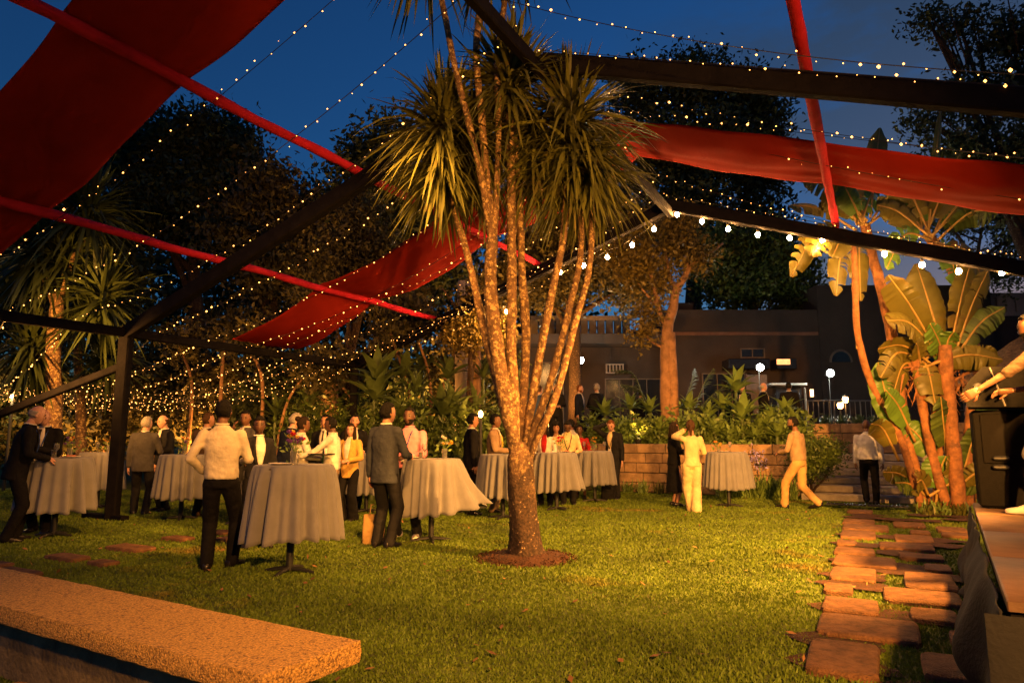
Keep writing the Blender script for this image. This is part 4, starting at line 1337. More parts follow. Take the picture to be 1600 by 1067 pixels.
for q in (((1010, 640), (990, 585), (955, 578)), ((1020, 650), (1000, 610), (970, 600)), ((1085, 650), (1110, 620), (1150, 590)), ((1090, 650), (1130, 615), (1160, 612)), ((1060, 650), (1080, 600), (1085, 575)), ((1080, 650), (1100, 600), (1115, 575))):
    mb = MB()
    frond(mb, *[at(x, y, 19.6) for x, y in q], .55)
    mb.build('frond', M_ROS2, rt, angle=180)

# ---- strappy border plants at the foot of the wall
def strap_clump(label, p, n, L, m, seed, group=None, w=.014, name='strap_leaf_plant'):
    rs = random.Random(seed)
    rt = thing(name, label, 'plant', p, group=group)
    mb = MB()
    for k in range(n):
        az = rs.uniform(0, 6.28); el = rs.uniform(.75, 1.42); l = L * rs.uniform(.7, 1.1)
        d_ = Vector((math.cos(az), math.sin(az), 0)); s_ = Vector((-math.sin(az), math.cos(az), 0))
        o_ = Vector((rs.uniform(-.12, .12), rs.uniform(-.12, .12), 0))
        V = []
        for t in (0, .3, .6, .85, 1):
            c = o_ + d_ * (l * t * math.cos(el)) + Vector((0, 0, l * (t * math.sin(el) - .55 * t ** 2.6 * (1.3 - el * .5))))
            c.z = max(c.z, .01)
            ww = w * (1 - t ** 3)
            V += [c - s_ * ww, c + s_ * ww]
        mb.add(V, [(2 * i, 2 * i + 1, 2 * i + 3, 2 * i + 2) for i in range(4)])
    o = mb.build('foliage', m, rt, angle=180)
    o['kind'] = 'stuff'
    return rt
for i in range(15):
    x = 1172 + (i % 8) * 8.5
    p = tent(-3.3 + (i % 8) * .22, 16.92 - (i // 8) * .18)
    strap_clump('strappy green clump at foot of the wall, ' + nth(i % 8) + ' from left in the ' + ('back' if i < 8 else 'front') + ' row', p, 38, .85, M_ROS, 500 + i, 'strap plants by the steps', .016)
for i in range(17):
    u, v = -8.6 + i * .42, WALL_V - .22 - random.uniform(0, .12)
    if -3.6 < u < -2.2: continue
    strap_clump('low pale edging plant along the foot of the stone wall, ' + nth(i) + ' from left', tent(u, v), 50, .55, M_ROS if i % 3 else M_SWORD, 530 + i, 'edging plants along the wall', .012)
p = tent(-2.45, 16.85)
rt = thing('agapanthus', 'lilac agapanthus flower head before the stone wall', 'flower', p)
hz = at(1187, 716, p.y).z
MB().tube([(0, 0, 0), (.03, 0, hz * .6), (0, 0, hz)], .012, 6).build('stalk', M_ROS, rt)
leaf_cloud('flower_head', [((0, 0, hz), (.14, .14, .12))], 160, .035, mat('lilac', (.34, .28, .62), .6, island=.3), rt, seed=8, shell=.3)

# ---- clipped round shrub on bare stems by the steps
p = on_plane(1268, 782)
rt = thing('topiary_shrub', 'clipped round bright green shrub on bare stems beside the steps', 'shrub', (p.x, p.y, 0), world=True)
bl = blob_px([(1278, 705, 36, 19), (1262, 712, 28, 18), (1298, 700, 20, 14), (1262, 735, 24, 14), (1285, 725, 20, 12)], p.y)
leaf_cloud('foliage', bl, 6500, .035, M_TREE3, rt, seed=12, shell=.6)
for q in (((1270, 784), (1272, 765), (1290, 745), (1298, 715)), ((1268, 784), (1262, 760), (1258, 735), (1260, 710)), ((1270, 780), (1268, 755), (1276, 740), (1278, 710))):
    stem([at(x, y, p.y) for x, y in q], .035, .015, 10, 7).build('stem', M_BARKD, rt, angle=180)
# ground-cover on the upper planter and right of the steps
for i, (x, y, dd) in enumerate(((1290, 655, 20.2), (1315, 655, 20.2), (1340, 655, 20.2), (1365, 655, 20.2), (1390, 660, 20.0))):
    q = at(x, y, dd)
    strap_clump('grassy tuft in the planter under the terrace railing, ' + nth(i) + ' from left', Vector((q.x, q.y, 1.76)), 60, .5, M_ROS2, 560 + i, 'tufts under the railing', .014)

# ---- wild banana clump at right
D_B = 12.6
bn = thing('wild_banana', 'tall wild banana clump with paddle leaves beside the stage speaker', 'banana plant', (at(1470, 700, D_B).x, D_B, 0), world=True)
def b_(x, y, dd=0): return at(x, y, D_B + dd)
for q, r0, r1 in (([(1440, 792, 0), (1405, 680, 0), (1362, 600, 0), (1340, 520, 0), (1336, 430, 0), (1332, 375, 0)], .085, .075), ([(1448, 790, .2), (1418, 690, .2), (1402, 580, .2), (1385, 480, .2), (1366, 410, .2), (1352, 350, .2)], .13, .12),
                  ([(1480, 795, -.1), (1452, 690, -.1), (1436, 600, -.1), (1430, 560, -.1)], .11, .09), ([(1500, 795, -.2), (1488, 690, -.2), (1480, 600, -.2), (1476, 540, -.2)], .16, .14), ([(1530, 795, .3), (1534, 640, .3), (1518, 520, .3), (1492, 430, .3), (1452, 370, .3)], .11, .12),
                  ([(1515, 795, 0), (1512, 700, 0), (1518, 620, 0)], .10, .10), ([(1462, 795, .1), (1468, 690, .1), (1455, 620, .1)], .08, .08)):
    stem([b_(*p) for p in q], r0 * .78, r1 * .78, 24, 11, .12).build('stem', M_BANS, bn, angle=180)
def banana_leaf(a, tip, width, bend=0.25, roll=0.0, mi=M_BAN, splits=3, pet=0.25, seed=0):
    """paddle leaf from petiole base a to tip; split margins; the midrib is its own part"""
    rs = random.Random(seed)
    a, tip = Vector(a), Vector(tip)
    L = (tip - a).length
    mid = a.lerp(tip, .55) + Vector((0, 0, bend * L))
    n = 26
    P = spline([a, mid, tip], n)
    k0 = int(pet * n)
    mb = MB()
    vd = Vector((0, -1, 0))
    for sg in (-1, 1):
        cuts = sorted(rs.sample(range(k0 + 2, n - 2), splits)) if splits else []
        prev = None
        row = []
        for k in range(k0, n + 1):
            t = (P[min(k + 1, n)] - P[max(k - 1, 0)]).normalized()
            s = t.cross(vd)
            s = s.normalized() if s.length > .1 else Vector((1, 0, 0))
            nn = s.cross(t).normalized()
            s = s * math.cos(roll) + nn * math.sin(roll)
            q = (k - k0) / (n - k0)
            w = width * .5 * (math.sin(math.pi * min(q * .86 + .10, 1)) ** .55) * (1 - max(q - .85, 0) ** 1.2 * 5.5)
            w = max(w, .004)
            dr = nn * (-.22 * w + rs.uniform(-.03, .03) * min(w * 4, 1))
            row.append((P[k], P[k] + s * sg * w * .55 + dr * .3 + nn * .12 * w, P[k] + s * sg * w + dr - Vector((0, 0, .18 * w))))
        for i in range(len(row) - 1):
            k = i + k0
            (a0, a1, a2), (b0, b1, b2) = row[i], row[i + 1]
            if k in cuts:
                b1 = b1.lerp(a1, .35); b2 = a2.lerp(b2, .2)
            if k - 1 in cuts:
                a1 = a1.lerp(b1, .25); a2 = a2.lerp(b2, .45)
            mb.add([a0, a1, a2, b2, b1, b0], [(0, 1, 4, 5), (1, 2, 3, 4)])
    o = mb.build('leaf', mi, bn, angle=180)
    MB().tube(P, [.024 * (1 - .8 * k / n) + .004 for k in range(n + 1)], 6).build('midrib', M_BANP, o, angle=180)
LV = [  # base, tip, width, bend, roll, material, splits
    ((1345, 350), (1252, 272), .50, .10, .5, M_BAN, 2), ((1355, 345), (1285, 300), .52, .12, .8, M_BAN, 1), ((1338, 360), (1232, 322), .46, .12, 1.0, M_BAN, 2),
    ((1330, 372), (1236, 432), .48, .35, .4, M_BAN, 6), ((1345, 375), (1300, 402), .45, .3, .2, M_BAN, 1), ((1330, 385), (1306, 462), .42, .35, .2, M_BAN, 5), ((1362, 345), (1420, 275), .42, .1, .5, M_BAN, 2),
    ((1360, 340), (1375, 200), .40, .0, .3, M_BAN, 1), ((1450, 365), (1470, 172), .16, .0, .2, M_BAN, 0), ((1455, 370), (1400, 270), .5, .1, .6, M_BAN, 3), ((1460, 365), (1520, 270), .5, .12, .5, M_BAN, 4),
    ((1455, 375), (1385, 420), .46, .3, .3, M_BANG, 6), ((1465, 375), (1560, 330), .5, .2, .6, M_TREE3, 4), ((1470, 385), (1540, 440), .45, .3, .4, M_BAN, 4), ((1440, 360), (1430, 250), .42, 0, .4, M_TREE3, 3),
    ((1478, 560), (1432, 412), .95, .02, .15, M_BAN, 0), ((1482, 560), (1520, 400), .8, .05, .4, M_BAN, 1), ((1470, 560), (1388, 430), .85, .05, .7, M_BAN, 1), ((1478, 570), (1385, 500), .55, .18, .7, M_BAN, 2),
    ((1486, 570), (1570, 480), .7, .12, .5, M_TREE3, 2), ((1480, 575), (1560, 560), .5, .2, .9, M_BAN, 3), ((1470, 580), (1372, 545), .5, .2, 1.0, M_BAN, 2), ((1340, 545), (1338, 516), .3, .1, 1.2, M_BANG, 0),
    ((1435, 570), (1395, 618), .62, .35, .1, M_BAN, 3), ((1440, 565), (1462, 632), .75, .35, .1, M_BAN, 4), ((1402, 690), (1372, 566), .46, .0, .2, M_BANG, 0), ((1436, 560), (1376, 590), .35, .25, .3, M_BAN, 3),
    ((1470, 730), (1412, 660), .5, .1, .3, M_BANG, 0), ((1480, 720), (1470, 620), .5, 0, .4, M_TREE3, 1), ((1462, 790), (1478, 712), .55, .15, .2, M_BANG, 0), ((1500, 760), (1530, 660), .4, .05, .3, M_TREE3, 1), ((1405, 720), (1362, 662), .4, .2, .8, M_BAN, 1), ((1500, 700), (1560, 640), .5, .1, .5, M_TREE3, 1)]
LV += [((1340, 352), (1300, 250), .5, .05, .3, M_BAN, 2), ((1352, 348), (1330, 262), .5, .0, .4, M_BAN, 1), ((1358, 350), (1440, 330), .5, .2, .4, M_BAN, 3), ((1330, 380), (1268, 400), .5, .35, .3, M_BAN, 4), ((1345, 380), (1345, 470), .45, .4, .3, M_BAN, 4),
       ((1448, 365), (1500, 240), .55, .05, .4, M_BAN, 3), ((1455, 372), (1540, 300), .55, .15, .4, M_BAN, 3), ((1450, 372), (1410, 330), .5, .15, .3, M_BAN, 2), ((1462, 378), (1500, 450), .5, .35, .3, M_BANG, 4), ((1488, 565), (1545, 420), .7, .05, .3, M_BAN, 2), ((1475, 560), (1450, 470), .6, 0, .5, M_TREE3, 1), ((1430, 690), (1385, 610), .45, .1, .2, M_BANG, 1)]
for i, (a, tp__, w, bd, ro, mi, sp) in enumerate(LV):
    dd = random.uniform(-.5, .3)
    banana_leaf(b_(*a), b_(*tp__, dd), (w * 1.08 if w < .56 else w * .68), bd, .8 * ro * (1 if i % 2 else -1), mi, sp, seed=600 + i)
rs_ = random.Random(5)
for i, (cx, cy, n_) in enumerate(((1478, 580, 5), (1434, 575, 3), (1350, 352, 4), (1450, 368, 5), (1490, 770, 7), (1450, 775, 5))):
    for k in range(n_):
        az, el, L_ = rs_.uniform(0, 6.28), rs_.uniform(.1, 1.2), rs_.uniform(.9, 1.5) * (.75 if cy > 700 else 1)
        a = b_(cx + rs_.uniform(-8, 8), cy, rs_.uniform(-.15, .15))
        e = a + Vector((math.cos(az) * math.cos(el), math.sin(az) * math.cos(el) * .6 - .1, math.sin(el) * .75)) * L_
        banana_leaf(a, e, rs_.uniform(.34, .5), rs_.uniform(.05, .22), rs_.uniform(-.6, .6), rs_.choice((M_BAN, M_BANG, M_BAN, M_TREE3)), rs_.choice((0, 2, 4)), seed=800 + i * 20 + k)
# dry sheaths at the crown bases
mb = MB()
for k in range(130):
    cx, cy = random.choice(((1476, 590), (1432, 585), (1490, 600), (1455, 600)))
    a = b_(cx + random.uniform(-25, 25), cy + random.uniform(-20, 20), random.uniform(-.2, .2))
    e = a + Vector((random.uniform(-.4, .4), random.uniform(-.2, .2), random.uniform(-.5, .25)))
    s_ = Vector((random.uniform(-.03, .03), 0, .02))
    mb.add([a - s_, a + s_, e], [(0, 1, 2)])
o = mb.build('dry_sheaths', M_BANS, bn, smooth=False); o['kind'] = 'stuff'
for i in range(14):
    q = Vector((at(1440 + i * 7, 700, 12.3).x, 12.2 + (i % 3) * .25, 0))
    strap_clump('tuft of strap leaves at foot of the wild bananas, ' + nth(i) + ' from left', q, 30, .45, M_ROS if i % 2 else M_SWORD, 640 + i, 'tufts under the bananas', .016)
# ================================================================== people
SKIN = {'fair': (0.50, 0.27, 0.19), 'tan': (0.36, 0.18, 0.11), 'brown': (0.16, 0.075, 0.042), 'dark': (0.085, 0.040, 0.024)}
def cloth(key, col, rough=.85):
    return mat('cloth_' + key, col, rough, var=.2, scale=7, bump=1.0, bscale=11, spec=.15)
CL = {k: cloth(k, c) for k, c in {
    'black': (.006, .0055, .0065), 'charcoal': (.012, .0115, .013), 'navy': (.009, .012, .026), 'blue': (.03, .05, .12), 'grey': (.060, .056, .055), 'slate': (.034, .038, .048),
    'brown': (.060, .036, .022), 'white': (.60, .55, .47), 'cream': (.56, .49, .36), 'tan': (.30, .20, .12), 'khaki': (.42, .26, .10), 'pink': (.60, .22, .26), 'paleblue': (.50, .50, .58), 'yellow': (.55, .33, .08), 'red': (.30, .012, .014), 'green': (.02, .075, .03), 'olive': (.10, .085, .05), 'ivory': (.60, .46, .24)}.items()}
M_SHOE = mat('shoe_leather', (.012, .010, .010), .3, var=.1)
M_SHOEW = mat('shoe_white', (.6, .55, .48), .6, var=.1)
M_HAIR = {k: mat('hair_' + k, c, 0.75, var=.3, scale=40, bump=.8, bscale=90, spec=.12) for k, c in {'black': (.008, .007, .006), 'dark': (.022, .013, .008), 'grey': (.30, .27, .24), 'ginger': (.16, .06, .02), 'brown': (.06, .03, .014)}.items()}
M_EYE = mat('eye', (.01, .008, .008), .25)
M_TIE = {k: cloth('tie_' + k, c, .5) for k, c in {'dark': (.03, .02, .02), 'red': (.22, .02, .02), 'blue': (.03, .06, .22), 'yellow': (.6, .4, .03), 'white': (.6, .55, .5)}.items()}
ARM = {'down': (.26, .03, .80), 'fwd': (.24, .16, .86), 'hold': (.15, .30, 1.10), 'chest': (.07, .27, 1.22), 'chin': (.05, .22, 1.46), 'pocket': (.235, .09, .90), 'back': (.10, -.18, .98), 'head': (.13, .03, 1.66),
       'reach': (.17, .46, 1.13), 'hip': (.20, .10, 1.0), 'swf': (.23, .24, .90), 'swb': (.25, -.20, .88), 'cross': (-.06, .22, 1.15), 'clasp': (.03, .20, .90), 'ear': (.10, .12, 1.56), 'out': (.34, .48, 1.06)}
LEG = {'stand': ((-.10, 0, 0, .15), (.10, 0, 0, -.15)), 'easy': ((-.12, .06, 0, .35), (.11, -.04, 0, -.1)), 'bent': ((-.10, 0, 0, .1), (.12, .16, 0, -.5)), 'walk': ((-.06, .30, 0, 0), (.06, -.30, .07, 0)), 'walk2': ((-.06, -.28, .10, 0), (.06, .22, 0, 0)), 'climb': ((-.09, .02, .05, .1), (.09, .02, -.04, -.1)), 'cross': ((-.02, .05, 0, .2), (.03, -.10, 0, -.2)), 'wide': ((-.17, .05, 0, .3), (.17, 0, 0, -.3))}
FINISH = []

def ik(a, b, l1, l2, pole):
    d = b - a
    L = d.length
    if L > (l1 + l2) * .995:
        b = a + d * ((l1 + l2) * .995 / L)
        d = b - a; L = d.length
    k = (l1 * l1 - l2 * l2 + L * L) / (2 * L)
    h = math.sqrt(max(l1 * l1 - k * k, 0))
    t = d / L
    q = pole - t * pole.dot(t)
    q.normalize()
    return a + t * k + q * h, b

def ring(c, rx, ry, n=20, e=.85, T=None):
    rr = []
    for i in range(n):
        a = 2 * math.pi * i / n
        ca, sa = math.cos(a), math.sin(a)
        p = Vector((c[0] + math.copysign(abs(ca) ** e, ca) * rx, c[1] + math.copysign(abs(sa) ** e, sa) * ry, c[2]))
        rr.append(T(p) if T else p)
    return rr

def head_pts(nu=26, nv=20, off=0.0, noise=0.0, seed=0):
    """returns vertices and their unit directions; local head frame, +y is the face"""
    rs = np.random.default_rng(seed)
    V, D = [], []
    for j in range(nv + 1):
        th = math.pi * j / nv
        for i in range(nu):
            ph = 2 * math.pi * i / nu
            sx, sy, sz = math.sin(th) * math.cos(ph), math.sin(th) * math.sin(ph), math.cos(th)
            x, y, z = sx * .076, sy * .098, sz * .122
            if sz < 0:
                k = -sz
                x *= 1 - .26 * k ** 1.3
                y = y * (1 - .12 * k) + .020 * k * (1 if sy > -.3 else .3)
                if sy < -.2:
                    y += .030 * k
            f = max(sy, 0)
            # brow, sockets, nose, mouth, chin
            y += f ** 6 * (.006 * math.exp(-((sz - .22) / .10) ** 2) - .007 * math.exp(-((sz - .04) / .09) ** 2) * (abs(sx) > .12))
            y += .024 * math.exp(-(sx / .13) ** 2) * math.exp(-((sz + .18) / .13) ** 2) * (sy > 0) + .010 * math.exp(-(sx / .10) ** 2) * math.exp(-((sz - .02) / .14) ** 2) * (sy > 0)
            y += .008 * math.exp(-(sx / .24) ** 2) * math.exp(-((sz + .48) / .07) ** 2) * (sy > 0) + .008 * math.exp(-(sx / .25) ** 2) * math.exp(-((sz + .80) / .12) ** 2) * (sy > 0)
            d = Vector((sx, sy, sz))
            o = off + (rs.uniform(-noise, noise) if noise else 0)
            V.append(Vector((x, y, z)) + d * o)
            D.append(d)
    Fc = [(j * nu + i, (j + 1) * nu + i, (j + 1) * nu + (i + 1) % nu, j * nu + (i + 1) % nu) for j in range(nv) for i in range(nu)]
    return V, D, Fc

def add_head(mb, T):
    V, D, Fc = head_pts()
    mb.add([T @ v for v in V], Fc, 0)
    for s in (-1, 1):
        mb.ell((0, 0, 0), (.010, .022, .032), 8, 6, M=None)
        b = len(mb.v)
        k = 8 * 5 + 2
        mb.v[-k:] = [tuple(T @ (Vector(q) + Vector((s * .077, -.004, -.004)))) for q in mb.v[-k:]]
        for (c, r_, mi) in (((s * .031, .086, .010), (.013, .008, .007), 1), ((s * .032, .090, .030), (.020, .007, .005), 1)):
            mb.ell((0, 0, 0), r_, 8, 6, mi=mi)
            mb.v[-k:] = [tuple(T @ (Vector(q) + Vector(c))) for q in mb.v[-k:]]
    k = 8 * 5 + 2
    mb.ell((0, 0, 0), (.024, .008, .005), 8, 6, mi=2)
    mb.v[-k:] = [tuple(T @ (Vector(q) + Vector((0, .094, -.058)))) for q in mb.v[-k:]]

def add_hand(mb, w, d, nrm, side, curl=.6, s=1.0):
    """palm, four fingers and a thumb; d along the hand, nrm out of the palm"""
    d = d.normalized()
    nrm = (nrm - d * nrm.dot(d)).normalized()
    x = d.cross(nrm) * side
    def L(a, b, c):
        return w + (x * a + d * b + nrm * c) * s
    mb.loft([[L(sx * wx, b, sz * tz) for sx, sz in ((-1, -.6), (-.6, -1), (.6, -1), (1, -.6), (1, .6), (.6, 1), (-.6, 1), (-1, .6))]
             for b, wx, tz in ((-.02, .024, .020), (.02, .034, .017), (.06, .041, .015), (.092, .040, .012))])
    for k, (a, ln) in enumerate(((-.030, .066), (-.010, .078), (.011, .074), (.031, .058))):
        p0 = L(a, .085, 0)
        c1, c2 = curl * .6, curl * 1.5
        p1 = p0 + (d * math.cos(c1) + nrm * math.sin(c1)) * ln * .52 * s
        p2 = p1 + (d * math.cos(c2) + nrm * math.sin(c2)) * ln * .5 * s
        mb.tube([p0, p0.lerp(p1, .9), p1, p2], [.0098 * s, .0094 * s, .009 * s, .0066 * s], 6)
    t0 = L(-.030, .018, .006)
    t1 = t0 + (x * -.030 + d * .032 + nrm * .012) * s
    t2 = t1 + (x * -.006 + d * .030 + nrm * .012) * s
    mb.tube([t0, t1, t2], [.0125 * s, .011 * s, .008 * s], 6)

def remesh(name, mb, m, parent, vox, smooth=3, extra=None, mats=None):
    me = mb.mesh(name, m, smooth=False)
    o = inst(name, me, parent)
    r_ = o.modifiers.new('r', 'REMESH'); r_.mode = 'VOXEL'; r_.voxel_size = vox
    s_ = o.modifiers.new('s', 'SMOOTH'); s_.iterations = smooth; s_.factor = .5
    FINISH.append((o, extra, mats or [m]))
    return o

def person(px, d, label, yaw, h=1.75, z0=0.0, skin='fair', hair=('short', 'dark'), top='jacket', tc='charcoal', bottom='trousers', bc='charcoal', arms=('down', 'down'), legs='stand',
           lean=0.0, look=(0, 0), front=None, lanyard=None, beard=False, shoes='black', drop=0.0, build=1.0, apron=None, vox=.019, xoff=0, hands=(.5, .5), sway=0.0):
    p = Vector((at(px, 685, d).x + xoff, d, z0))
    root = thing('person', label, 'person', p, R(yaw) + math.atan2(-p.x, p.y))
    s = h / 1.75
    root.scale = (s, s, s)
    sk = mat('skin_' + skin, SKIN[skin], .5, var=.08, scale=20)
    lip = mat('lip_' + skin, tuple(c * .6 for c in SKIN[skin]), .5)
    HZ = .90 - drop
    ln = R(lean)
    def up(q):
        q = Vector(q)
        z = q.z - .90
        x = q.x + sway * max(z, 0)
        return Vector((x, q.y * math.cos(ln) + z * math.sin(ln), HZ + z * math.cos(ln) - q.y * math.sin(ln)))
    # joints
    sh = {k: up((k * .185 * build, -.005, 1.405)) for k in (-1, 1)}
    arm = {}
    for k, a in zip((-1, 1), arms):
        q = Vector(ARM[a]) if isinstance(a, str) else Vector(a)
        q = Vector((q.x * k, q.y, q.z))
        tgt = up(q) if q.z > .95 else Vector((q.x, q.y + math.sin(ln) * (q.z - .4), q.z - drop))
        pole = Vector((k * .55, -.8, -.35)) if q.z < 1.5 else Vector((k * .75, .4, -.6))
        e, w = ik(sh[k], tgt, .295, .265, pole)
        arm[k] = (e, w)
    hip = {k: Vector((k * .092, 0, HZ - .02)) for k in (-1, 1)}
    leg = {}
    for k, (fx, fy, fz, ty) in zip((-1, 1), LEG[legs]):
        an = Vector((fx, fy, .085 + fz))
        kn, an2 = ik(hip[k], an, .43, .405, Vector((k * .12 + (-math.sin(ty)) * .5, 1, 0)))
        leg[k] = (kn, an2, ty)
    # ---- body (skin), one continuous mesh
    mb = MB()
    bare = bottom in ('skirt', 'shorts')
    T = lambda q: up(q)
    mb.loft([ring((0, 0, z), rx * .86, ry * .86, 14, .9, T) for z, rx, ry in ((.86, .13, .09), (1.05, .13, .09), (1.28, .15, .10), (1.40, .15, .075), (1.47, .07, .06))])
    mb.capsule(up((0, -.012, 1.43)), up((0, .008, 1.55)), .060, .055, 10)
    for k in (-1, 1):
        e, w = arm[k]
        mb.capsule(sh[k], e, .042, .036, 8)
        mb.capsule(e, w, .037, .025, 8)
        kn, an, ty = leg[k]
        if bare:
            mb.capsule(hip[k], kn, .075, .055, 10)
            mb.capsule(kn, kn.lerp(an, .35), .052, .056, 10)
            mb.capsule(kn.lerp(an, .35), an, .056, .036, 10)
        else:
            mb.capsule(hip[k], kn, .06, .045, 8)
            mb.capsule(kn, an, .045, .035, 8)
    ex = MB()
    hy, hp = look
    nk = up((0, .012, 1.545))
    TH = Matrix.Translation(nk) @ Matrix.Rotation(-ln * .5, 4, 'X') @ Matrix.Rotation(R(hy), 4, 'Z') @ Matrix.Rotation(R(-hp), 4, 'X') @ Matrix.Translation((0, .014, .092))
    add_head(ex, TH)
    for i, k in enumerate((-1, 1)):
        e, w = arm[k]
        d_ = (w - e).normalized()
        nr = Vector((-k, .25, .1)) if d_.z < -.5 else Vector((-k * .5, 0, -.8)) if abs(d_.z) < .6 else Vector((-k * .6, -.7, 0))
        add_hand(ex, w, d_, nr, k, hands[i])
    remesh('body', mb, sk, root, .022 if not bare else .019, 2, ex, [sk, M_EYE, lip])
    # ---- legs
    bm = CL[bc]
    if bottom in ('trousers', 'wide', 'shorts'):
        mb = MB()
        mb.loft([ring((0, 0, z - .90 + HZ), rx * build, ry * build, 20, .9) for z, rx, ry in ((.83, .150, .105), (.90, .168, .118), (.97, .160, .112), (1.02, .152, .108))])
        for k in (-1, 1):
            kn, an, ty = leg[k]
            if bottom == 'shorts':
                mb.capsule(hip[k], hip[k].lerp(kn, .92), .098, .088, 12)
                continue
            r1, r2 = (.078, .066) if bottom == 'trousers' else (.088, .105)
            mb.capsule(hip[k], kn, .096, r1, 12)
            low = an + Vector((0, -.005, -.02 if bottom == 'trousers' else -.035))
            mb.capsule(kn, low, r1, r2, 12)
            if bottom == 'trousers':      # break of the cloth over the shoe
                mb.capsule(low + Vector((0, .03, .04)), low + Vector((0, -.01, .0)), .062, .068, 10)
        remesh(bottom if bottom != 'wide' else 'wide_trousers', mb, bm, root, vox, 3)
    else:
        mb = MB()
        pr = ((1.02, .135, .10), (.92, .160, .12), (.80, .172, .135), (.60, .178, .15), (.40, .195, .17), (.30, .205, .18))
        rings = []
        for z, rx, ry in pr:
            rr = []
            for i in range(28):
                a = 2 * math.pi * i / 28
                w_ = 1 + .05 * math.sin(a * 6 + 1) * max(0, (.95 - z))
                rr.append(Vector((math.cos(a) * rx * w_, math.sin(a) * ry * w_, z - .9 + HZ)))
            rings.append(rr)
        mb.loft(rings)
        remesh('skirt', mb, bm, root, vox, 2)
    # ---- shoes
    sm = M_SHOE if shoes == 'black' else M_SHOEW
    for k in (-1, 1):
        kn, an, ty = leg[k]
        f = Vector((-math.sin(ty), math.cos(ty), 0))
        r_ = Vector((f.y, -f.x, 0))
        lift = max(an.z - .085, 0)
        mb = MB()
        rings = []
        for t, w_, z1 in ((-.085, .018, .05), (-.075, .034, .078), (-.03, .040, .095), (.03, .041, .088), (.09, .046, .062), (.14, .044, .050), (.175, .030, .042), (.188, .010, .03)):
            zz = lift * (1.0 - .75 * max(min((t + .08) / .26, 1), 0)) * 1.1
            c = Vector((an.x, an.y, zz)) + f * t
            rings.append([c + r_ * (w_ * math.cos(a)) + Vector((0, 0, z1 * .5 + z1 * .5 * max(min(math.sin(a) * 1.5, 1), -1))) for a in np.linspace(0, 2 * math.pi, 12, endpoint=False)])
        mb.loft(rings)
        mb.build('shoe', sm, root, angle=50)
    # ---- upper garment
    tm = CL[tc]
    jk = top in ('jacket', 'coat')
    if jk:
        pr = ((.77 if top == 'jacket' else .70, .188, .142), (.86, .186, .138), (.98, .178, .130), (1.08, .170, .124), (1.25, .186, .134), (1.36, .190, .120), (1.425, .150, .092), (1.47, .088, .078), (1.50, .074, .070))
        ar = (.066, .054, .047)
    elif top in ('blouse',):
        pr = ((.86, .185, .15), (.95, .170, .135), (1.07, .152, .118), (1.25, .162, .128), (1.36, .165, .108), (1.42, .13, .085), (1.46, .08, .07))
        ar = (.060, .055, .050)
    else:
        pr = ((.93, .168, .125), (1.0, .172, .128), (1.10, .164, .120), (1.25, .178, .126), (1.36, .180, .112), (1.42, .145, .088), (1.465, .085, .075), (1.49, .072, .068))
        ar = (.060, .048, .040)
    def torso_y(x, z):
        for (z0_, a0, b0), (z1_, a1, b1) in zip(pr, pr[1:]):
            if z0_ <= z <= z1_:
                t = (z - z0_) / (z1_ - z0_)
                rx, ry = (a0 + (a1 - a0) * t) * build, b0 + (b1 - b0) * t
                return ry * max(1 - (abs(x) / rx) ** 2.3, 0) ** (1 / 2.3)
        return .07
    mb = MB()
    mb.loft([ring((0, .0, z), rx * build, ry * (1 if z > 1.2 else .5 + .5 * build), 22, .87, T) for z, rx, ry in pr])
    for k in (-1, 1):
        e, w = arm[k]
        mb.capsule(sh[k] + Vector((0, 0, -.01)), e, ar[0], ar[1], 12)
        if top == 'tshirt':
            pass
        else:
            end = e.lerp(w, .93 if top != 'rolled' else .45)
            mb.capsule(e, end, ar[1], ar[2], 12)
            # sleeve crease at the elbow
            mb.capsule(e + Vector((0, .01, .0)), e.lerp(w, .2), ar[1] * 1.08, ar[1] * .98, 10)
    if jk:
        for k in (-1, 1):    # padded shoulder line
            mb.capsule(up((k * .06, -.01, 1.43)), sh[k] + Vector((0, 0, .012)), .052, .056, 10)
    nm = {'jacket': 'jacket', 'coat': 'coat', 'blouse': 'blouse', 'tshirt': 'shirt', 'rolled': 'shirt'}.get(top, top)
    g_ = remesh(nm, mb, tm, root, vox, 3)
    def patch(name, rows, m, off=.012):
        """cloth panel lying on the chest: rows of (z, x0, x1)"""
        mb = MB()
        V = []
        for z, x0, x1 in rows:
            for t in (0, .25, .5, .75, 1):
                x = x0 + (x1 - x0) * t
                V.append(up((x, torso_y(x, z) + off, z)))
        mb.add(V, [(j * 5 + i, j * 5 + i + 1, j * 5 + i + 6, j * 5 + i + 5) for j in range(len(rows) - 1) for i in range(4)])
        o = mb.build(name, m, g_, angle=180)
        md = o.modifiers.new('t', 'SOLIDIFY'); md.thickness = .006
        return o
    if jk and front:
        patch('shirt_front', [(1.04, -.006, .006), (1.15, -.035, .035), (1.28, -.060, .060), (1.38, -.066, .066), (1.45, -.052, .052), (1.49, -.045, .045)], CL[front[0]])
        for k in (-1, 1):
            patch('lapel', [(1.04, k * .008, k * .030), (1.15, k * .036, k * .075), (1.27, k * .060, k * .118), (1.31, k * .062, k * .095), (1.40, k * .066, k * .098), (1.46, k * .054, k * .075)], tm, .017)
        if len(front) > 1 and front[1]:
            patch('tie', [(1.06, -.003, .003), (1.12, -.024, .024), (1.35, -.015, .015), (1.43, -.012, .012), (1.455, -.020, .020), (1.475, -.018, .018)], M_TIE[front[1]], .020)
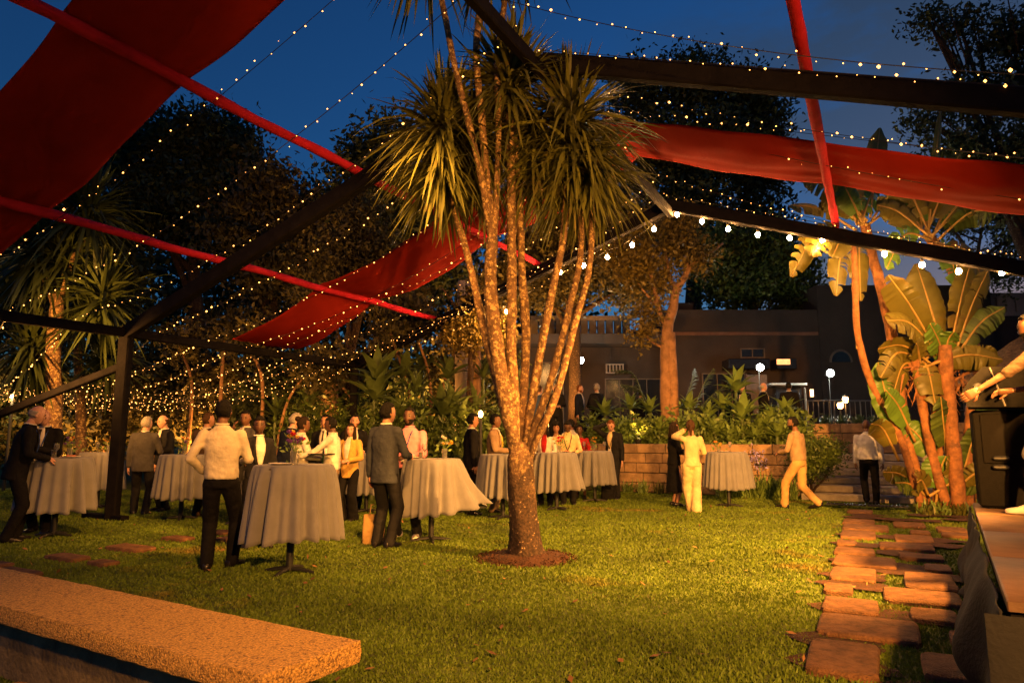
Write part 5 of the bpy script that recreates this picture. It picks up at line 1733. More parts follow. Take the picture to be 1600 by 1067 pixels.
    if jk or top in ('shirt', 'rolled'):
        # collar
        cm = CL[front[0]] if (jk and front) else (CL['white'] if jk else tm)
        mb = MB()
        mb.loft([ring((0, -.004 + dy, z), r_, r_ * 1.02, 18, 1.0, T) for z, r_, dy in ((1.455, .074, 0), (1.50, .066, .004), (1.515, .068, .006), (1.50, .073, .004))], cap=False)
        mb.build('collar', cm, g_, angle=180)
    if top in ('shirt', 'rolled'):
        mb = MB()
        mb.loft([ring((0, 0, z - .9 + HZ), .160 * build, .116 * build, 20, .9) for z in (.955, .957, .985, .987)], cap=False)
        mb.build('belt', M_SHOE, root, angle=180)
    if lanyard:
        L_ = []
        for k in (-1, 1):
            q = [up((k * .066, -.03, 1.50)), up((k * .078, torso_y(k * .078, 1.40) + .018, 1.40)), up((k * .045, torso_y(k * .045, 1.25) + .024, 1.25)), up((0, torso_y(0, 1.12) + .026, 1.12))]
            L_.append(spline(q, 10))
        mb = MB()
        for q in L_:
            mb.tube(q, .008, 5)
        lo = mb.build('lanyard', M_TIE[lanyard], root, angle=180)
        MB().box(up((0, torso_y(0, 1.07) + .026, 1.07)), (.075, .008, .10), bev=.003).build('badge', CL['white'], lo)
    if apron:
        patch('apron', [(.60, -.14, .14), (.80, -.15, .15), (1.0, -.15, .15), (1.15, -.13, .13), (1.28, -.10, .10), (1.36, -.085, .085)], CL[apron], .02) if False else None
        mb = MB()
        V = []
        rows = ((.52, .17, .165), (.70, .165, .150), (.85, .160, .142), (1.0, .150, .135), (1.15, .125, .128), (1.30, .095, .13))
        for z, w_, yy in rows:
            for t in np.linspace(-1, 1, 9):
                q = Vector((t * w_, yy * math.sqrt(max(1 - (t * .8) ** 2, .1)) + .012, z))
                V.append(up(q) if z > .9 else Vector((q.x, q.y, q.z - .9 + HZ)))
        mb.add(V, [(j * 9 + i, j * 9 + i + 1, j * 9 + i + 10, j * 9 + i + 9) for j in range(5) for i in range(8)])
        o = mb.build('apron', CL[apron], root, angle=180)
        md = o.modifiers.new('t', 'SOLIDIFY'); md.thickness = .006
        for k in (-1, 1):
            MB().tube([up((k * .08, .135, 1.29)), up((k * .07, .09, 1.42)), up((k * .05, -.04, 1.50))], .010, 5).build('strap', CL[apron], o)
    # ---- hair
    hs, hc = hair
    hm = M_HAIR.get(hc)
    def shell(cond, off, noise=.003, name='hair', m=None, seed=0):
        V, D, Fc = head_pts(off=off, noise=noise, seed=seed)
        keep = [f for f in Fc if all(cond(D[i]) for i in f)]
        mb = MB()
        V2 = []
        for v, d_ in zip(V, D):
            # thin out to nothing at the hairline
            V2.append(TH @ v)
        mb.add(V2, keep)
        o = mb.build(name, m or hm, root, angle=180)
        md = o.modifiers.new('t', 'SOLIDIFY'); md.thickness = off * 1.6; md.offset = -1
        return mb, o
    short = lambda q: q.z > .50 + .18 * max(q.y, 0) or (q.y < .12 and q.z > -.02) or (q.y < -.18 and q.z > -.58)
    if hs == 'short':
        shell(short, .015, .010)
    elif hs == 'crop':
        shell(short, .009, .005)
    elif hs == 'thick':
        shell(lambda q: q.z > .45 + .15 * max(q.y, 0) or (q.y < .2 and q.z > -.05) or (q.y < -.25 and q.z > -.5), .020, .011)
    elif hs == 'ring':
        shell(lambda q: q.y < .20 and -.42 < q.z < .42, .009, .003)
    elif hs == 'afro':
        shell(lambda q: q.z > .40 or (q.y < .35 and q.z > -.45) or (q.y < -.1 and q.z > -.7), .045, .014)
    elif hs in ('long', 'bun', 'braids', 'tail'):
        shell(lambda q: q.z > .48 + .1 * max(q.y, 0) or (q.y < .25 and q.z > -.1) or (q.y < -.2 and q.z > -.6), .014, .004)
        mb = MB()
        if hs == 'bun':
            mb.ell(TH @ Vector((0, -.10, .085)), (.048, .048, .045), 12, 8)
        elif hs == 'tail':
            mb.tube([TH @ Vector((0, -.10, .02)), TH @ Vector((0, -.135, -.06)), TH @ Vector((0, -.125, -.20))], [.03, .032, .012], 9)
        else:
            n = 9
            for k in range(n):
                a = R(-115 + 230 * k / (n - 1))
                q = Vector((math.sin(a) * .078, -math.cos(a) * .085, .0))
                dn = .26 if hs == 'long' else .32
                r1 = .030 if hs == 'long' else .018
                mb.tube([TH @ (q + Vector((0, 0, .05))), TH @ (q * 1.06 + Vector((0, 0, -.06))), TH @ (q * 1.12 + Vector((0, -.015, -.16))), TH @ (q * 1.08 + Vector((0, -.02, -dn)))], [r1 * .8, r1, r1, r1 * .4], 8)
        mb.build('hair', hm, root, angle=180)
    if beard:
        shell(lambda q: q.z < -.22 and q.y > -.15 and not (abs(q.x) < .30 and -.62 < q.z < -.28 and q.y > .5), .009, .002, 'beard', M_HAIR['black'] if skin != 'fair' else M_HAIR['ginger'], 3)
    return root

# ---- the guests, left to right
person(30, 9.35, 'bald man in black suit at far left, leaning toward the other bald man', -88, 1.82, hair=('ring', 'grey'), tc='black', bc='black', arms=('down', 'hold'), lean=10, look=(0, 12), legs='easy', front=('white', 'dark'), lanyard='blue', vox=.017)
person(74, 10.25, 'bald man in dark suit with blue lanyard, hand raised, behind the leftmost table', 150, 1.80, hair=('bald', 'dark'), tc='black', bc='black', arms=('chest', 'chest'), lean=8, look=(18, 18), front=('white', 'dark'), lanyard='blue', legs='easy', vox=.017)
person(226, 12.6, 'grey-haired man in grey suit seen from behind, right of the corner post', -20, 1.74, hair=('short', 'grey'), tc='grey', bc='charcoal', arms=('down', 'hold'), legs='easy', look=(-25, 5))
person(262, 13.3, 'balding man in dark jacket facing left behind the grey-suited man', 115, 1.80, hair=('ring', 'brown'), tc='charcoal', bc='charcoal', arms=('hold', 'down'), front=('white',), lean=6, look=(0, 5))
person(322, 12.2, 'man in brown jacket half hidden behind the white-shirted man', -35, 1.80, hair=('crop', 'brown'), tc='brown', bc='brown', arms=('hold', 'hold'), skin='tan', look=(-40, 0), front=('white',))
person(350, 7.42, 'man in white shirt and black trousers seen from behind, nearest the camera', -12, 1.76, hair=('crop', 'black'), skin='brown', top='shirt', tc='cream', bc='black', arms=('hip', 'hold'), legs='bent', look=(-8, 2), vox=.015, sway=-.04)
person(384, 11.2, 'man in grey suit with hand to his face behind the white-shirted man', 130, 1.80, skin='brown', hair=('crop', 'black'), tc='grey', bc='grey', arms=('down', 'chin'), front=('white', 'dark'), look=(30, 8))
person(404, 8.9, 'woman in dark blazer and white top just left of the front table', 195, 1.63, skin='dark', hair=('bun', 'black'), tc='charcoal', bc='black', build=.88, front=('white',), arms=('down', 'down'), look=(-15, 0), legs='easy')
person(447, 11.9, 'white-haired man in navy suit turned away, behind the front table', -55, 1.80, hair=('thick', 'grey'), tc='navy', bc='navy', arms=('hold', 'hold'), lean=10, look=(-5, 14), build=1.08)
person(470, 10.6, 'woman in white jacket with pinned-up hair behind the front table flowers', -70, 1.68, skin='brown', hair=('bun', 'dark'), tc='white', bc='black', build=.88, arms=('hold', 'hold'), look=(-10, 5))
person(508, 12.7, 'dark-suited man with black hair behind the waiter', 160, 1.78, skin='tan', hair=('short', 'black'), tc='black', bc='black', front=('white', 'dark'), arms=('hold', 'down'))
person(520, 10.5, 'waiter in white shirt and green apron carrying a tray', 72, 1.68, skin='dark', hair=('crop', 'black'), top='shirt', tc='white', bc='tan', apron='green', arms=('reach', 'reach'), look=(0, 10), legs='easy')
person(548, 11.7, 'woman in mustard jacket and black wide trousers behind the waiter', 150, 1.60, hair=('long', 'dark'), tc='yellow', bc='black', bottom='wide', arms=('hold', 'fwd'), front=('white',), build=.9, look=(20, 0))
person(553, 13.2, 'bearded man in dark suit at the back beside the far tent post', 185, 1.80, hair=('short', 'black'), beard=True, tc='black', bc='black', front=('white', 'dark'), arms=('hold', 'hold'))
person(603, 8.9, 'man in slate suit seen from behind at the billowing table', -38, 1.80, skin='tan', hair=('short', 'black'), tc='slate', bc='charcoal', arms=('down', 'hold'), legs='stand', look=(-20, 0), vox=.016)
person(640, 9.75, 'bearded man in pink shirt with blue lanyard talking at the billowing table', 150, 1.78, skin='dark', hair=('crop', 'black'), beard=True, top='shirt', tc='pink', bc='charcoal', arms=('hold', 'hold'), lanyard='blue', shoes='white', look=(10, 0), legs='wide', build=1.08, vox=.016)
person(736, 12.6, 'man in black suit facing right, left of the central palm', -78, 1.80, skin='tan', hair=('short', 'black'), tc='black', bc='black', front=('white', 'blue'), arms=('down', 'down'), look=(0, 4))
person(772, 13.0, 'man in tan suit with yellow lanyard close behind the palm stem', -100, 1.80, skin='brown', hair=('short', 'black'), tc='tan', bc='tan', front=('white',), lanyard='yellow', arms=('pocket', 'hold'))
person(852, 14.3, 'woman with long braids in white jacket just right of the palm trunk', 165, 1.66, skin='dark', hair=('braids', 'black'), tc='white', bc='black', front=('red',), arms=('hold', 'hold'), build=.88, look=(-10, 5))
person(869, 15.4, 'woman with loose curly dark hair behind the braided woman', 175, 1.70, skin='tan', hair=('afro', 'black'), top='blouse', tc='ivory', bc='black', build=.88, look=(10, 0))
person(887, 14.5, 'man in cream shirt with bowed head reading at the table', 180, 1.74, skin='dark', hair=('crop', 'black'), top='shirt', tc='ivory', bc='charcoal', lanyard='dark', arms=('hold', 'hold'), look=(0, 30), lean=4)
person(893, 16.2, 'man in white shirt seen from behind past the bowed man', 20, 1.80, skin='brown', hair=('crop', 'black'), top='shirt', tc='white', bc='charcoal')
person(906, 15.9, 'woman in dark red dress behind the tables right of the palm', 170, 1.66, skin='dark', hair=('bun', 'black'), top='blouse', tc='red', bottom='skirt', bc='red', build=.88, arms=('hold', 'hold'))
person(958, 15.9, 'man in dark jacket rubbing his head beside the far table', 150, 1.78, hair=('short', 'ginger'), tc='charcoal', bc='charcoal', front=('ivory',), arms=('down', 'head'), lanyard='dark', look=(15, 22), lean=4, legs='easy')
person(1052, 14.2, 'woman in black blouse and long black skirt facing right', -70, 1.68, hair=('long', 'dark'), top='blouse', tc='black', bottom='skirt', bc='black', build=.9, arms=('cross', 'hold'), look=(0, 0), skin='tan')
person(1080, 13.15, 'woman in cream blouse and wide cream trousers seen from behind', 12, 1.70, hair=('tail', 'brown'), top='blouse', tc='ivory', bottom='wide', bc='ivory', build=.9, arms=('ear', 'hold'), look=(-10, 4), legs='cross', skin='tan')
person(1246, 13.6, 'bearded man in tan sweater and khaki trousers walking left', 62, 1.82, skin='brown', hair=('crop', 'black'), beard=True, top='sweater', tc='tan', bc='khaki', arms=('hold', 'down'), legs='walk', drop=.04, look=(22, 4), lean=3)
person(1355, 14.5, 'balding man in pale shirt climbing the steps away from the lawn', -2, 1.74, skin='brown', hair=('bald', 'black'), top='shirt', tc='paleblue', bc='black', arms=('down', 'down'), legs='climb', build=1.08, look=(0, 4))
# on the terrace
TZ = TERR_Z
person(843, 21.5, 'man in blue jacket half hidden behind the palm stems on the terrace', -50, 1.78, TZ, hair=('short', 'brown'), tc='blue', bc='charcoal', arms=('hold', 'hold'), vox=.024)
person(869, 21.0, 'man in dark jacket and light shirt checking a phone on the terrace', 175, 1.80, TZ, hair=('thick', 'grey'), tc='charcoal', bc='charcoal', front=('paleblue',), arms=('hold', 'hold'), look=(0, 22), vox=.024)
person(906, 21.0, 'man in navy suit talking on the terrace under the white floodlight', -110, 1.78, TZ, hair=('crop', 'ginger'), beard=True, tc='navy', bc='navy', front=('white', 'blue'), vox=.024)
person(934, 20.8, 'grey-haired man with a backpack talking on the terrace', 30, 1.80, TZ, hair=('thick', 'grey'), tc='black', bc='charcoal', arms=('hold', 'hold'), vox=.024)
person(1003, 22.0, 'dark-clad person turned away behind the terrace plants by the tree', 10, 1.70, TZ, hair=('short', 'dark'), skin='tan', tc='black', bc='black', front=('tan',), vox=.024)
person(1163, 20.6, 'man in dark suit with open jacket facing the lawn from the terrace', 165, 1.80, TZ, hair=('crop', 'grey'), tc='black', bc='black', front=('white', 'red'), vox=.024)
person(1196, 20.4, 'man in black suit with clasped hands below the middle floodlight', -70, 1.80, TZ, hair=('ring', 'grey'), tc='black', bc='black', front=('white', 'dark'), arms=('clasp', 'clasp'), vox=.024)
person(1237, 20.4, 'man in black suit with his back turned at the bar counter', 5, 1.82, TZ, hair=('crop', 'black'), skin='brown', tc='black', bc='black', build=1.06, vox=.024)
# ================================================================== tables and what stands on them
M_CLOTHG = mat('table_cloth', (0.175, 0.172, 0.182), .9, var=.10, scale=6, bump=.25, bscale=160, sheen=.15)
M_TTOP = mat('table_top', (.05, .04, .035), .5)
M_GLASS = mat('clear_glass', (.95, .95, .95), .03, var=0, trans=.9, spec=.5)
M_WINE = mat('red_drink', (.22, .015, .012), .15, var=.1)
M_CHINA = mat('white_china', (.72, .66, .58), .35, var=.05)
GTAB = 'cocktail tables on the lawn'
def table(px, d, label, top_label, r=.42, hem=.36, z=1.08, seed=0, blow=None):
    rs = random.Random(seed)
    x = at(px, 685, d).x
    t = thing('cocktail_table', label, 'table', (x, d, 0), group=GTAB)
    MB().lathe((0, 0, 0), ((r - .01, z - .035), (r, z - .03), (r, z - .008), (r - .01, z))).build('tabletop', M_TTOP, t)
    MB().tube([(0, 0, .03), (0, 0, z - .036)], .038, 12).build('pole', M_BLACK, t)
    for k in range(4):
        a = k * math.pi / 2 + .5 + seed
        MB().tube([(0, 0, .05), (math.cos(a) * .14, math.sin(a) * .14, .04), (math.cos(a) * .27, math.sin(a) * .27, .016)], [.024, .022, .016], 7).build('foot', M_BLACK, t)
    # the cloth: flat on top, then hanging in folds
    n = 132
    rings = []
    ph = [rs.uniform(0, 6.28) for _ in range(6)]
    nf = rs.choice((16, 17, 18, 19))
    hk = [(k, rs.uniform(.4, 1) * (1.5 if 13 <= k <= 21 else .4), rs.uniform(0, 6.28)) for k in range(6, 27)]
    nk = math.sqrt(sum(q[1] ** 2 for q in hk) / 2)
    prof = [(0.02, 0), (.6, 0), (.985, 0), (1.0, 0.0)]
    zt = z + .006
    for q, _ in prof[:3]:
        rings.append([Vector((math.cos(a) * r * q, math.sin(a) * r * q, zt)) for a in np.linspace(0, 2 * math.pi, n, endpoint=False)])
    m = 16
    for k in range(m + 1):
        s = k / m
        rr = []
        for a in np.linspace(0, 2 * math.pi, n, endpoint=False):
            fold = sum(q[1] * math.sin(q[0] * (a + .04 * s * math.sin(3 * a + ph[1])) + q[2]) for q in hk) / nk
            fold = math.copysign(abs(fold) ** .8, fold)
            amp = (.004 + .046 * s ** .5) * (.9 + .2 * math.sin(a * 3 + ph[3]))
            rad = r + .006 + .014 * min(s * 5, 1) ** .5 + .060 * s + amp * fold
            ln_ = (z - hem) * (1 + .025 * math.sin(2 * a + ph[4]) + .012 * fold)
            zz = zt - .014 - (ln_ - .014) * s + (.008 if k == 0 else 0)
            p = Vector((math.cos(a) * rad, math.sin(a) * rad, zz))
            if blow:
                da = math.atan2(math.sin(a - blow[0]), math.cos(a - blow[0]))
                w = math.exp(-(da / blow[2]) ** 2)
                o = blow[1] * w * s ** 1.5
                p += Vector((math.cos(blow[0]), math.sin(blow[0]), 0)) * o + Vector((0, 0, .42 * o))
            rr.append(p)
        rings.append(rr)
    mb = MB().loft(rings, cap=False)
    c = mb.build('tablecloth', M_CLOTHG, angle=180)
    c.location = (x, d, 0)
    md = c.modifiers.new('t', 'SOLIDIFY'); md.thickness = .004
    tag(c, top_label, 'tablecloth', 'grey tablecloths')
    return Vector((x, d, z + .012))
T1 = table(97, 9.85, 'cocktail table nearest the left edge, in front of the bald men', 'grey cloth on the leftmost table before the bald men', 0.392, seed=1)
T2 = table(160, 13.8, 'cocktail table standing left of the dark corner post', 'grey cloth on the table left of the corner post', 0.356, seed=2)
T3 = table(290, 11.9, 'cocktail table left of the white-shirted man', 'grey cloth on the table left of the white-shirted man', 0.374, seed=3)
T4 = table(461, 7.25, 'front cocktail table at centre left, nearest the camera', 'grey cloth on the front table nearest the camera', 0.387, hem=.34, seed=4)
T5 = table(575, 13.0, 'cocktail table behind the slate-suited man', 'grey cloth on the table behind the slate-suited man', 0.356, seed=5)
T6 = table(676, 9.4, 'cocktail table whose cloth billows right, by the pink-shirted man', 'grey cloth with one corner billowing out to the right', 0.365, hem=.36, seed=6, blow=(R(-8), .34, .42))
T7 = table(786, 12.0, 'cocktail table partly hidden by the central palm trunk', 'grey cloth on the table hidden by the palm trunk', 0.374, seed=7)
T8 = table(869, 13.4, 'cocktail table before the braided woman, right of the palm', 'grey cloth on the table before the braided woman', 0.374, seed=8, blow=(R(-30), .10, .5))
T9 = table(928, 15.2, 'cocktail table beside the man rubbing his head', 'grey cloth on the table beside the man rubbing his head', 0.365, seed=9)
T10 = table(1135, 14.1, 'cocktail table beside the woman in cream', 'grey cloth on the table beside the woman in cream', 0.374, seed=10)

def goblet(p, label, drink=None, h=.20):
    rt = thing('wine_glass', label, 'glass', p)
    MB().lathe((0, 0, 0), ((.034, .001), (.033, .004), (.006, .010), (.0045, h * .45), (.012, h * .49), (.034, h * .62), (.038, h * .78), (.031, h), (.029, h), (.035, h * .78), (.030, h * .63), (.004, h * .52)), 18, cap=True).build('bowl', M_GLASS, rt)
    if drink:
        MB().lathe((0, 0, 0), ((.008, h * .53), (.028, h * .635), (.033, h * .74), (.002, h * .742)), 16).build('drink', drink, rt)
    return rt
def tumbler(p, label, m=M_WINE, h=.11):
    rt = thing('drink_glass', label, 'glass', p)
    MB().lathe((0, 0, 0), ((.026, .001), (.033, h), (.031, h), (.025, .008)), 18).build('glass', M_GLASS, rt)
    MB().lathe((0, 0, 0), ((.023, .010), (.029, h * .75), (.002, h * .752)), 16).build('drink', m, rt)
def plate(p, label, food=True):
    rt = thing('plate', label, 'plate', p)
    MB().lathe((0, 0, 0), ((.06, .002), (.08, .006), (.115, .018), (.112, .021), (.078, .010), (.002, .009)), 28).build('dish', M_CHINA, rt)
    if food:
        mf = mat('snack', (.42, .13, .05), .7, var=.5, scale=25)
        for k in range(4):
            MB().ell((random.uniform(-.05, .05), random.uniform(-.05, .05), .026), (.026, .02, .016), 8, 6).build('snack', mf, rt)
FLC = {k: mat('petal_' + k, c, .6, island=.25) for k, c in {'purple': (.16, .05, .30), 'yellow': (.62, .36, .04), 'red': (.50, .02, .03), 'orange': (.6, .2, .03), 'white': (.7, .62, .5)}.items()}
def vase(p, label, cols, h=.13, n=9, s=1.0):
    rt = thing('flower_vase', label, 'vase', p)
    rs = random.Random(label)
    MB().lathe((0, 0, 0), ((.034 * s, .001), (.036 * s, h * .6), (.040 * s, h), (.037 * s, h), (.032 * s, .01)), 16).build('jar', M_GLASS, rt)
    ms = MB()
    heads = []
    for k in range(n):
        a, rr = rs.uniform(0, 6.28), rs.uniform(.02, .10) * s
        e = Vector((math.cos(a) * rr, math.sin(a) * rr, h + rs.uniform(.05, .15) * s))
        ms.tube([(0, 0, .02), (math.cos(a) * .02, math.sin(a) * .02, h), e], .003, 5)
        heads.append(e)
    st = ms.build('stalks', M_ROS, rt); st['kind'] = 'stuff'
    for k, e in enumerate(heads):
        mb = MB()
        for j in range(9):
            a = j * 2.4; el = .2 + j * .12
            t = Vector((math.cos(a) * math.cos(el), math.sin(a) * math.cos(el), math.sin(el))) * .034 * s
            q = Vector((-math.sin(a), math.cos(a), 0)) * .014 * s
            mb.add([e, e + t * .6 - q, e + t + Vector((0, 0, .006)), e + t * .6 + q], [(0, 1, 2, 3)])
        mb.ell(e + Vector((0, 0, .006)), (.010 * s,) * 3, 6, 5)
        mb.build('bloom', FLC[cols[k % len(cols)]], rt, angle=180)
    leaf_cloud('leaves', [((0, 0, h + .04), (.08 * s, .08 * s, .06))], 40, .03, M_ROS, rt, seed=n)
V3 = Vector
vase(T1 + V3((.06, .10, 0)), 'vase of purple and pink flowers on the leftmost table', ('purple', 'orange', 'purple'))
plate(T1 + V3((-.22, -.12, 0)), 'white plate of snacks at left of the leftmost table')
plate(T1 + V3((.22, -.10, 0)), 'white plate of snacks at right of the leftmost table')
goblet(T1 + V3((-.08, .02, 0)), 'wine glass between the plates on the leftmost table')
tumbler(T1 + V3((-.16, .08, 0)), 'tumbler of red drink on the leftmost table')
goblet(T2 + V3((-.05, -.05, 0)), 'wine glass on the table left of the corner post', mat('white_wine', (.5, .3, .05), .15))
vase(T2 + V3((.14, 0, 0)), 'small orange flower vase left of the corner post', ('orange', 'yellow'), n=6)
vase(T3 + V3((.0, -.02, 0)), 'small vase of pale flowers left of the white-shirted man', ('orange', 'white', 'purple'), n=7)
vase(T4 + V3((.02, -.05, 0)), 'vase of purple and yellow flowers on the front table', ('purple', 'yellow', 'purple', 'purple', 'yellow', 'red'), h=.14, n=13, s=1.25)
plate(T4 + V3((-.10, -.14, 0)), 'white plate beside the flowers on the front table', False)
tr = thing('serving_tray', 'round black tray held by the waiter above the front table', 'tray', (at(503, 685, 10.1).x, 10.1, 1.12))
MB().lathe((0, 0, 0), ((.17, .0), (.19, .004), (.195, .022), (.188, .022), (.18, .008), (.01, .008)), 30).build('dish', M_BLACK, tr)
MB().lathe((.05, .05, .009), ((.02, 0), (.028, .09), (.02, .09)), 14).build('cup', M_CHINA, tr)
tumbler(T6 + V3((-.16, .02, 0)), 'glass of dark red drink on the billowing table')
goblet(T6 + V3((-.10, -.05, 0)), 'clear wine glass on the billowing table')
plate(T6 + V3((-.27, .08, 0)), 'white plate of snacks on the billowing table')
vase(T6 + V3((.16, .05, 0)), 'small leafy vase at centre of the billowing table', ('yellow', 'white'), n=8)
vase(T8 + V3((.05, -.05, 0)), 'vase of red flowers before the braided woman', ('red', 'red', 'yellow'), n=9, s=1.2)
plate(T8 + V3((.2, .1, 0)), 'plate under the bowed man reading', True)
goblet(T9 + V3((-.22, 0, 0)), 'tall wine glass at left of the far table')
goblet(T9 + V3((.22, -.05, 0)), 'wine glass beside the man rubbing his head')
vase(T9 + V3((0, .05, 0)), 'small yellow flower vase on the far table', ('yellow', 'orange'), n=7)
vase(T10 + V3((-.16, .02, 0)), 'low yellow flowers on the table by the woman in cream', ('yellow', 'orange'), h=.06, n=8)
plate(T10 + V3((-.12, -.16, 0)), 'white plate on the table by the woman in cream', True)
goblet(T10 + V3((.06, -.02, 0)), 'wine glass on the table by the woman in cream')

# ---- bags
M_BAG = CL['black']
def bag(px, d, w, h, m, label, rz=0):
    rt = thing('tote_bag' if m is not M_BAG else 'backpack', label, 'bag', (at(px, 685, d).x, d, 0), rz)
    dp = .12 if m is not M_BAG else .2
    mb = MB()
    mb.loft([ring((0, 0, z), w * a / 2, dp * b / 2, 20, .5) for z, a, b in ((0, .96, 1), (.03, 1, 1), (h * .5, .98, .8), (h * .9, .92, .35), (h, .9, .25))])
    mb.build('body', m, rt, angle=60)
    for k in (-1, 1):
        MB().tube([(-w * .2, k * .02, h - .01), (-w * .15, k * .02, h + .12), (w * .15, k * .02, h + .12), (w * .2, k * .02, h - .01)], .008, 6).build('handle', m, rt)
bag(588, 9.2, .30, .38, CL['khaki'], 'mustard tote bag on the grass behind the slate-suited man', .3)
bag(949, 15.7, .34, .30, M_BAG, 'black bag on the grass under the far table')
bp = thing('backpack', 'dark grey backpack worn by the grey-haired man on the terrace', 'backpack', (at(929, 685, 20.56).x, 20.56, TZ + 1.0))
MB().loft([ring((0, 0, z), a, b, 18, .7) for z, a, b in ((0, .13, .08), (.05, .16, .10), (.3, .16, .10), (.42, .12, .07), (.45, .05, .03))]).build('body', CL['charcoal'], bp)
MB().loft([ring((0, -.10, z), a, b, 14, .7) for z, a, b in ((.04, .10, .03), (.08, .12, .04), (.2, .12, .04), (.23, .08, .02))]).build('pocket', CL['charcoal'], bp)

# ================================================================== stage at right
SZ = .72
C1, C2 = on_plane(1520, 785, SZ), on_plane(1573, 936, SZ)
eu = (C1 - C2).normalized()          # along the stage edge, away from us
er = Vector((eu.y, -eu.x, 0))        # to the right
Ls = (C1 - C2).length + .02
M_DECK = mat('stage_deck', (.15, .085, .045), .6, var=.35, scale=3, bump=.2, bscale=30, col2=(.09, .055, .035), thr=(.55, 1.4, .2))
M_SKIRT = mat('stage_skirt', (.011, .011, .012), .9, var=.2, scale=5, bump=.3, bscale=40)
stg = thing('stage', 'low stage with brown deck and dark cloth skirt at right edge', 'stage', (C2.x, C2.y, 0), world=True)
rz = math.atan2(eu.y, eu.x)
for k in range(4):
    a, b = k * Ls / 4, (k + 1) * Ls / 4
    c = C2 + eu * (a + b) / 2 + er * 2.5 - Vector((0, 0, .028))
    MB().box(c, ((b - a) - .006, 5.0, .05), rz, bev=.006).build('deck_panel', M_DECK, stg)
MB().box(C2 + eu * Ls / 2 + er * .03 - Vector((0, 0, .09)), (Ls - .04, .04, .07), rz).build('edge_rail', M_WOOD, stg, smooth=False)
mb = MB()
n, m = 110, 26
V = []
for i in range(n + 1):
    s = i / n
    for j in range(m + 1):
        t = j / m
        f = .06 * math.sin(s * 34 + 1.2 * math.sin(s * 9)) + .02 * math.sin(s * 71 + t * 2)
        sw = .08 * math.sin(t * 9 + 2.5 * math.sin(s * 7)) * t
        out = .02 + .07 * t + (f * (.15 + .85 * t)) + sw * .7 + (.10 * math.exp(-((s - .30) / .16) ** 2)) * math.sin(math.pi * min(t * 1.15, 1)) * 1.3
        z = (SZ - .045) * (1 - t) + .01
        z -= .05 * math.sin(s * 12) ** 2 * (1 - t) * .5
        V.append(C2 + eu * (s * (Ls + .06) - .06) - er * max(out, .012) + Vector((0, 0, z - C2.z)))
mb.add(V, [(i * (m + 1) + j, i * (m + 1) + j + 1, (i + 1) * (m + 1) + j + 1, (i + 1) * (m + 1) + j) for i in range(n) for j in range(m)])
sk_ = mb.build('skirt', M_SKIRT, stg, angle=180)
md = sk_.modifiers.new('t', 'SOLIDIFY'); md.thickness = .006
mb = MB()
V = []
for i in range(61):
    s = i / 60
    for j in range(11):
        t = j / 10
        V.append(C2 + er * (s * 5 - .08) - eu * (.06 + .05 * t + .06 * math.sin(s * 60 + 2 * math.sin(s * 17)) * (.2 + t)) + Vector((0, 0, (SZ - .06) * (1 - t) + .01 - C2.z)))
mb.add(V, [(i * 11 + j, i * 11 + j + 1, i * 11 + j + 12, i * 11 + j + 11) for i in range(60) for j in range(10)])
mb.build('skirt', M_SKIRT, stg, angle=180)
# speakers
M_SPK = mat('speaker_paint', (.006, .0055, .005), .9, spec=.06, var=.2, scale=30, bump=.3, bscale=200)
M_GRILL = mat('speaker_grille', (.008, .007, .006), .9, spec=.06, var=.3, scale=120, bump=.6, bscale=300)
DS = 6.3
a_, b_2 = at(1532, 638, DS), at(1622, 790, DS)
cx = (a_.x + b_2.x) / 2
sp = thing('loudspeaker', 'tall black loudspeaker cabinet standing at the stage corner', 'loudspeaker', (cx, DS, SZ), world=True)
hs_ = a_.z - SZ
MB().box((cx + .14, DS + .20, SZ + hs_ / 2), (b_2.x - a_.x + .1, .34, hs_ - .02), R(-30), bev=.02).build('cabinet', M_SPK, sp)
MB().box((cx + .05, DS + .048, SZ + hs_ * .70), (b_2.x - a_.x - .02, .02, hs_ * .5), R(-30), bev=.008).build('grille', M_GRILL, sp)
for y_ in (716, 730):
    q = at(1568, y_, DS)
    MB().box((q.x + .02, DS + .055, q.z), (.13, .045, .045), R(-30), bev=.015).build('handle', M_RUB, sp)
for k in (-1, 1):
    MB().box((cx + .14 + k * .15, DS + .2 - k * .09, SZ + .006), (.06, .25, .010), R(-30)).build('foot', M_RUB, sp, smooth=False)
mo = thing('stage_monitor', 'wedge monitor speaker lying on top of the tall loudspeaker', 'loudspeaker', (cx, DS, a_.z), world=True)
pr_ = [(1503, 612), (1516, 592), (1536, 573), (1620, 573), (1630, 636), (1512, 636)]
mb = MB()
mb.loft([[at(x, y, DS - .06) + Vector((yy * .68, yy, 0)) for x, y in pr_] for yy in (0, .5)])
mb.build('cabinet', M_SPK, mo, smooth=False)
q = at(1530, 606, DS - .085)
mb = MB(); mb.tube([q, q + Vector((0, .03, 0))], .045, 16); mb.build('port', M_RUB, mo)
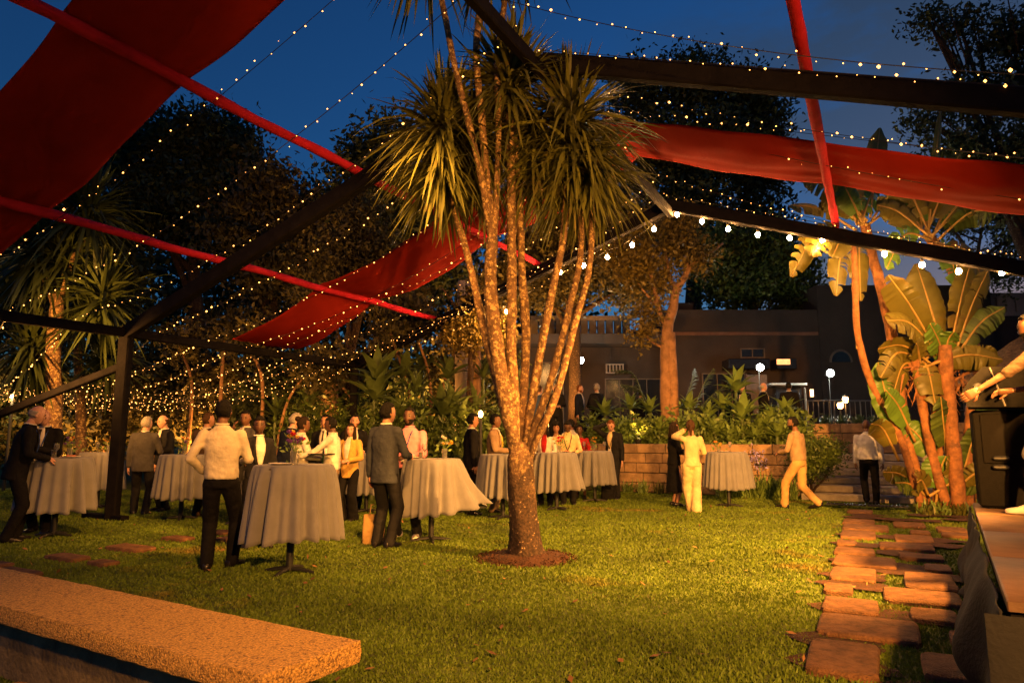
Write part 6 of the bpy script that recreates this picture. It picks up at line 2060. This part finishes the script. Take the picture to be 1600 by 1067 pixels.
mb = MB(); mb.tube([at(1546, 574, DS - .065), at(1571, 634, DS - .065)], .008, 6); mb.build('trim', M_STEEL, mo)
# the musician at the right edge
person(1645, 5.75, 'performer in cream shorts on the stage at right edge, reaching out', 80, 1.70, SZ, skin='brown', hair=('crop', 'black'), top='tshirt', tc='brown', bottom='shorts', bc='cream', arms=('out', 'hold'), legs='walk2', lean=2, shoes='white', look=(0, 10), beard=True, vox=.016)

# ================================================================== finish the garments and bodies in one pass
bpy.context.view_layer.update()
dg = bpy.context.evaluated_depsgraph_get()
for o, extra, ms in FINISH:
    ev = o.evaluated_get(dg)
    me = bpy.data.meshes.new_from_object(ev)
    if extra is not None:
        nv = len(me.vertices)
        V = np.empty(nv * 3, np.float32)
        me.vertices.foreach_get('co', V)
        mb = MB()
        mb.v = [tuple(p) for p in V.reshape(-1, 3)]
        mb.f = [tuple(p.vertices) for p in me.polygons]
        mb.m = [0] * len(mb.f)
        mb.add(extra.v, extra.f)
        mb.m[-len(extra.f):] = extra.m
        me = mb.mesh(o.name, ms, True, 180)
    else:
        # creases: the cloth is pulled into uneven folds along and across the limbs
        nv = len(me.vertices)
        V = np.empty(nv * 3, np.float32); me.vertices.foreach_get('co', V)
        Nn = np.empty(nv * 3, np.float32); me.vertex_normals.foreach_get('vector', Nn)
        V, Nn = V.reshape(-1, 3), Nn.reshape(-1, 3)
        sd = (sum(map(ord, o.parent['label'])) % 97) * .37
        D = np.empty(nv, np.float32)
        for i in range(nv):
            x, y, z = V[i]
            w = noise.noise((x * 5 + sd, y * 5, z * 3)) * 2.2
            a = noise.noise((x * 7 + sd, y * 7 - sd, z * 15 + w))
            b = noise.noise((x * 17 + w, y * 17 + sd, z * 9))
            D[i] = (.35 - abs(a)) * .022 + b * .006
        V = V + Nn * D[:, None] * (.34 if o.name.startswith(('skirt', 'trousers')) else .46)
        me.vertices.foreach_set('co', V.astype(np.float32).ravel())
        me.update()
        me.shade_smooth()
    o.modifiers.clear()
    o.data = me
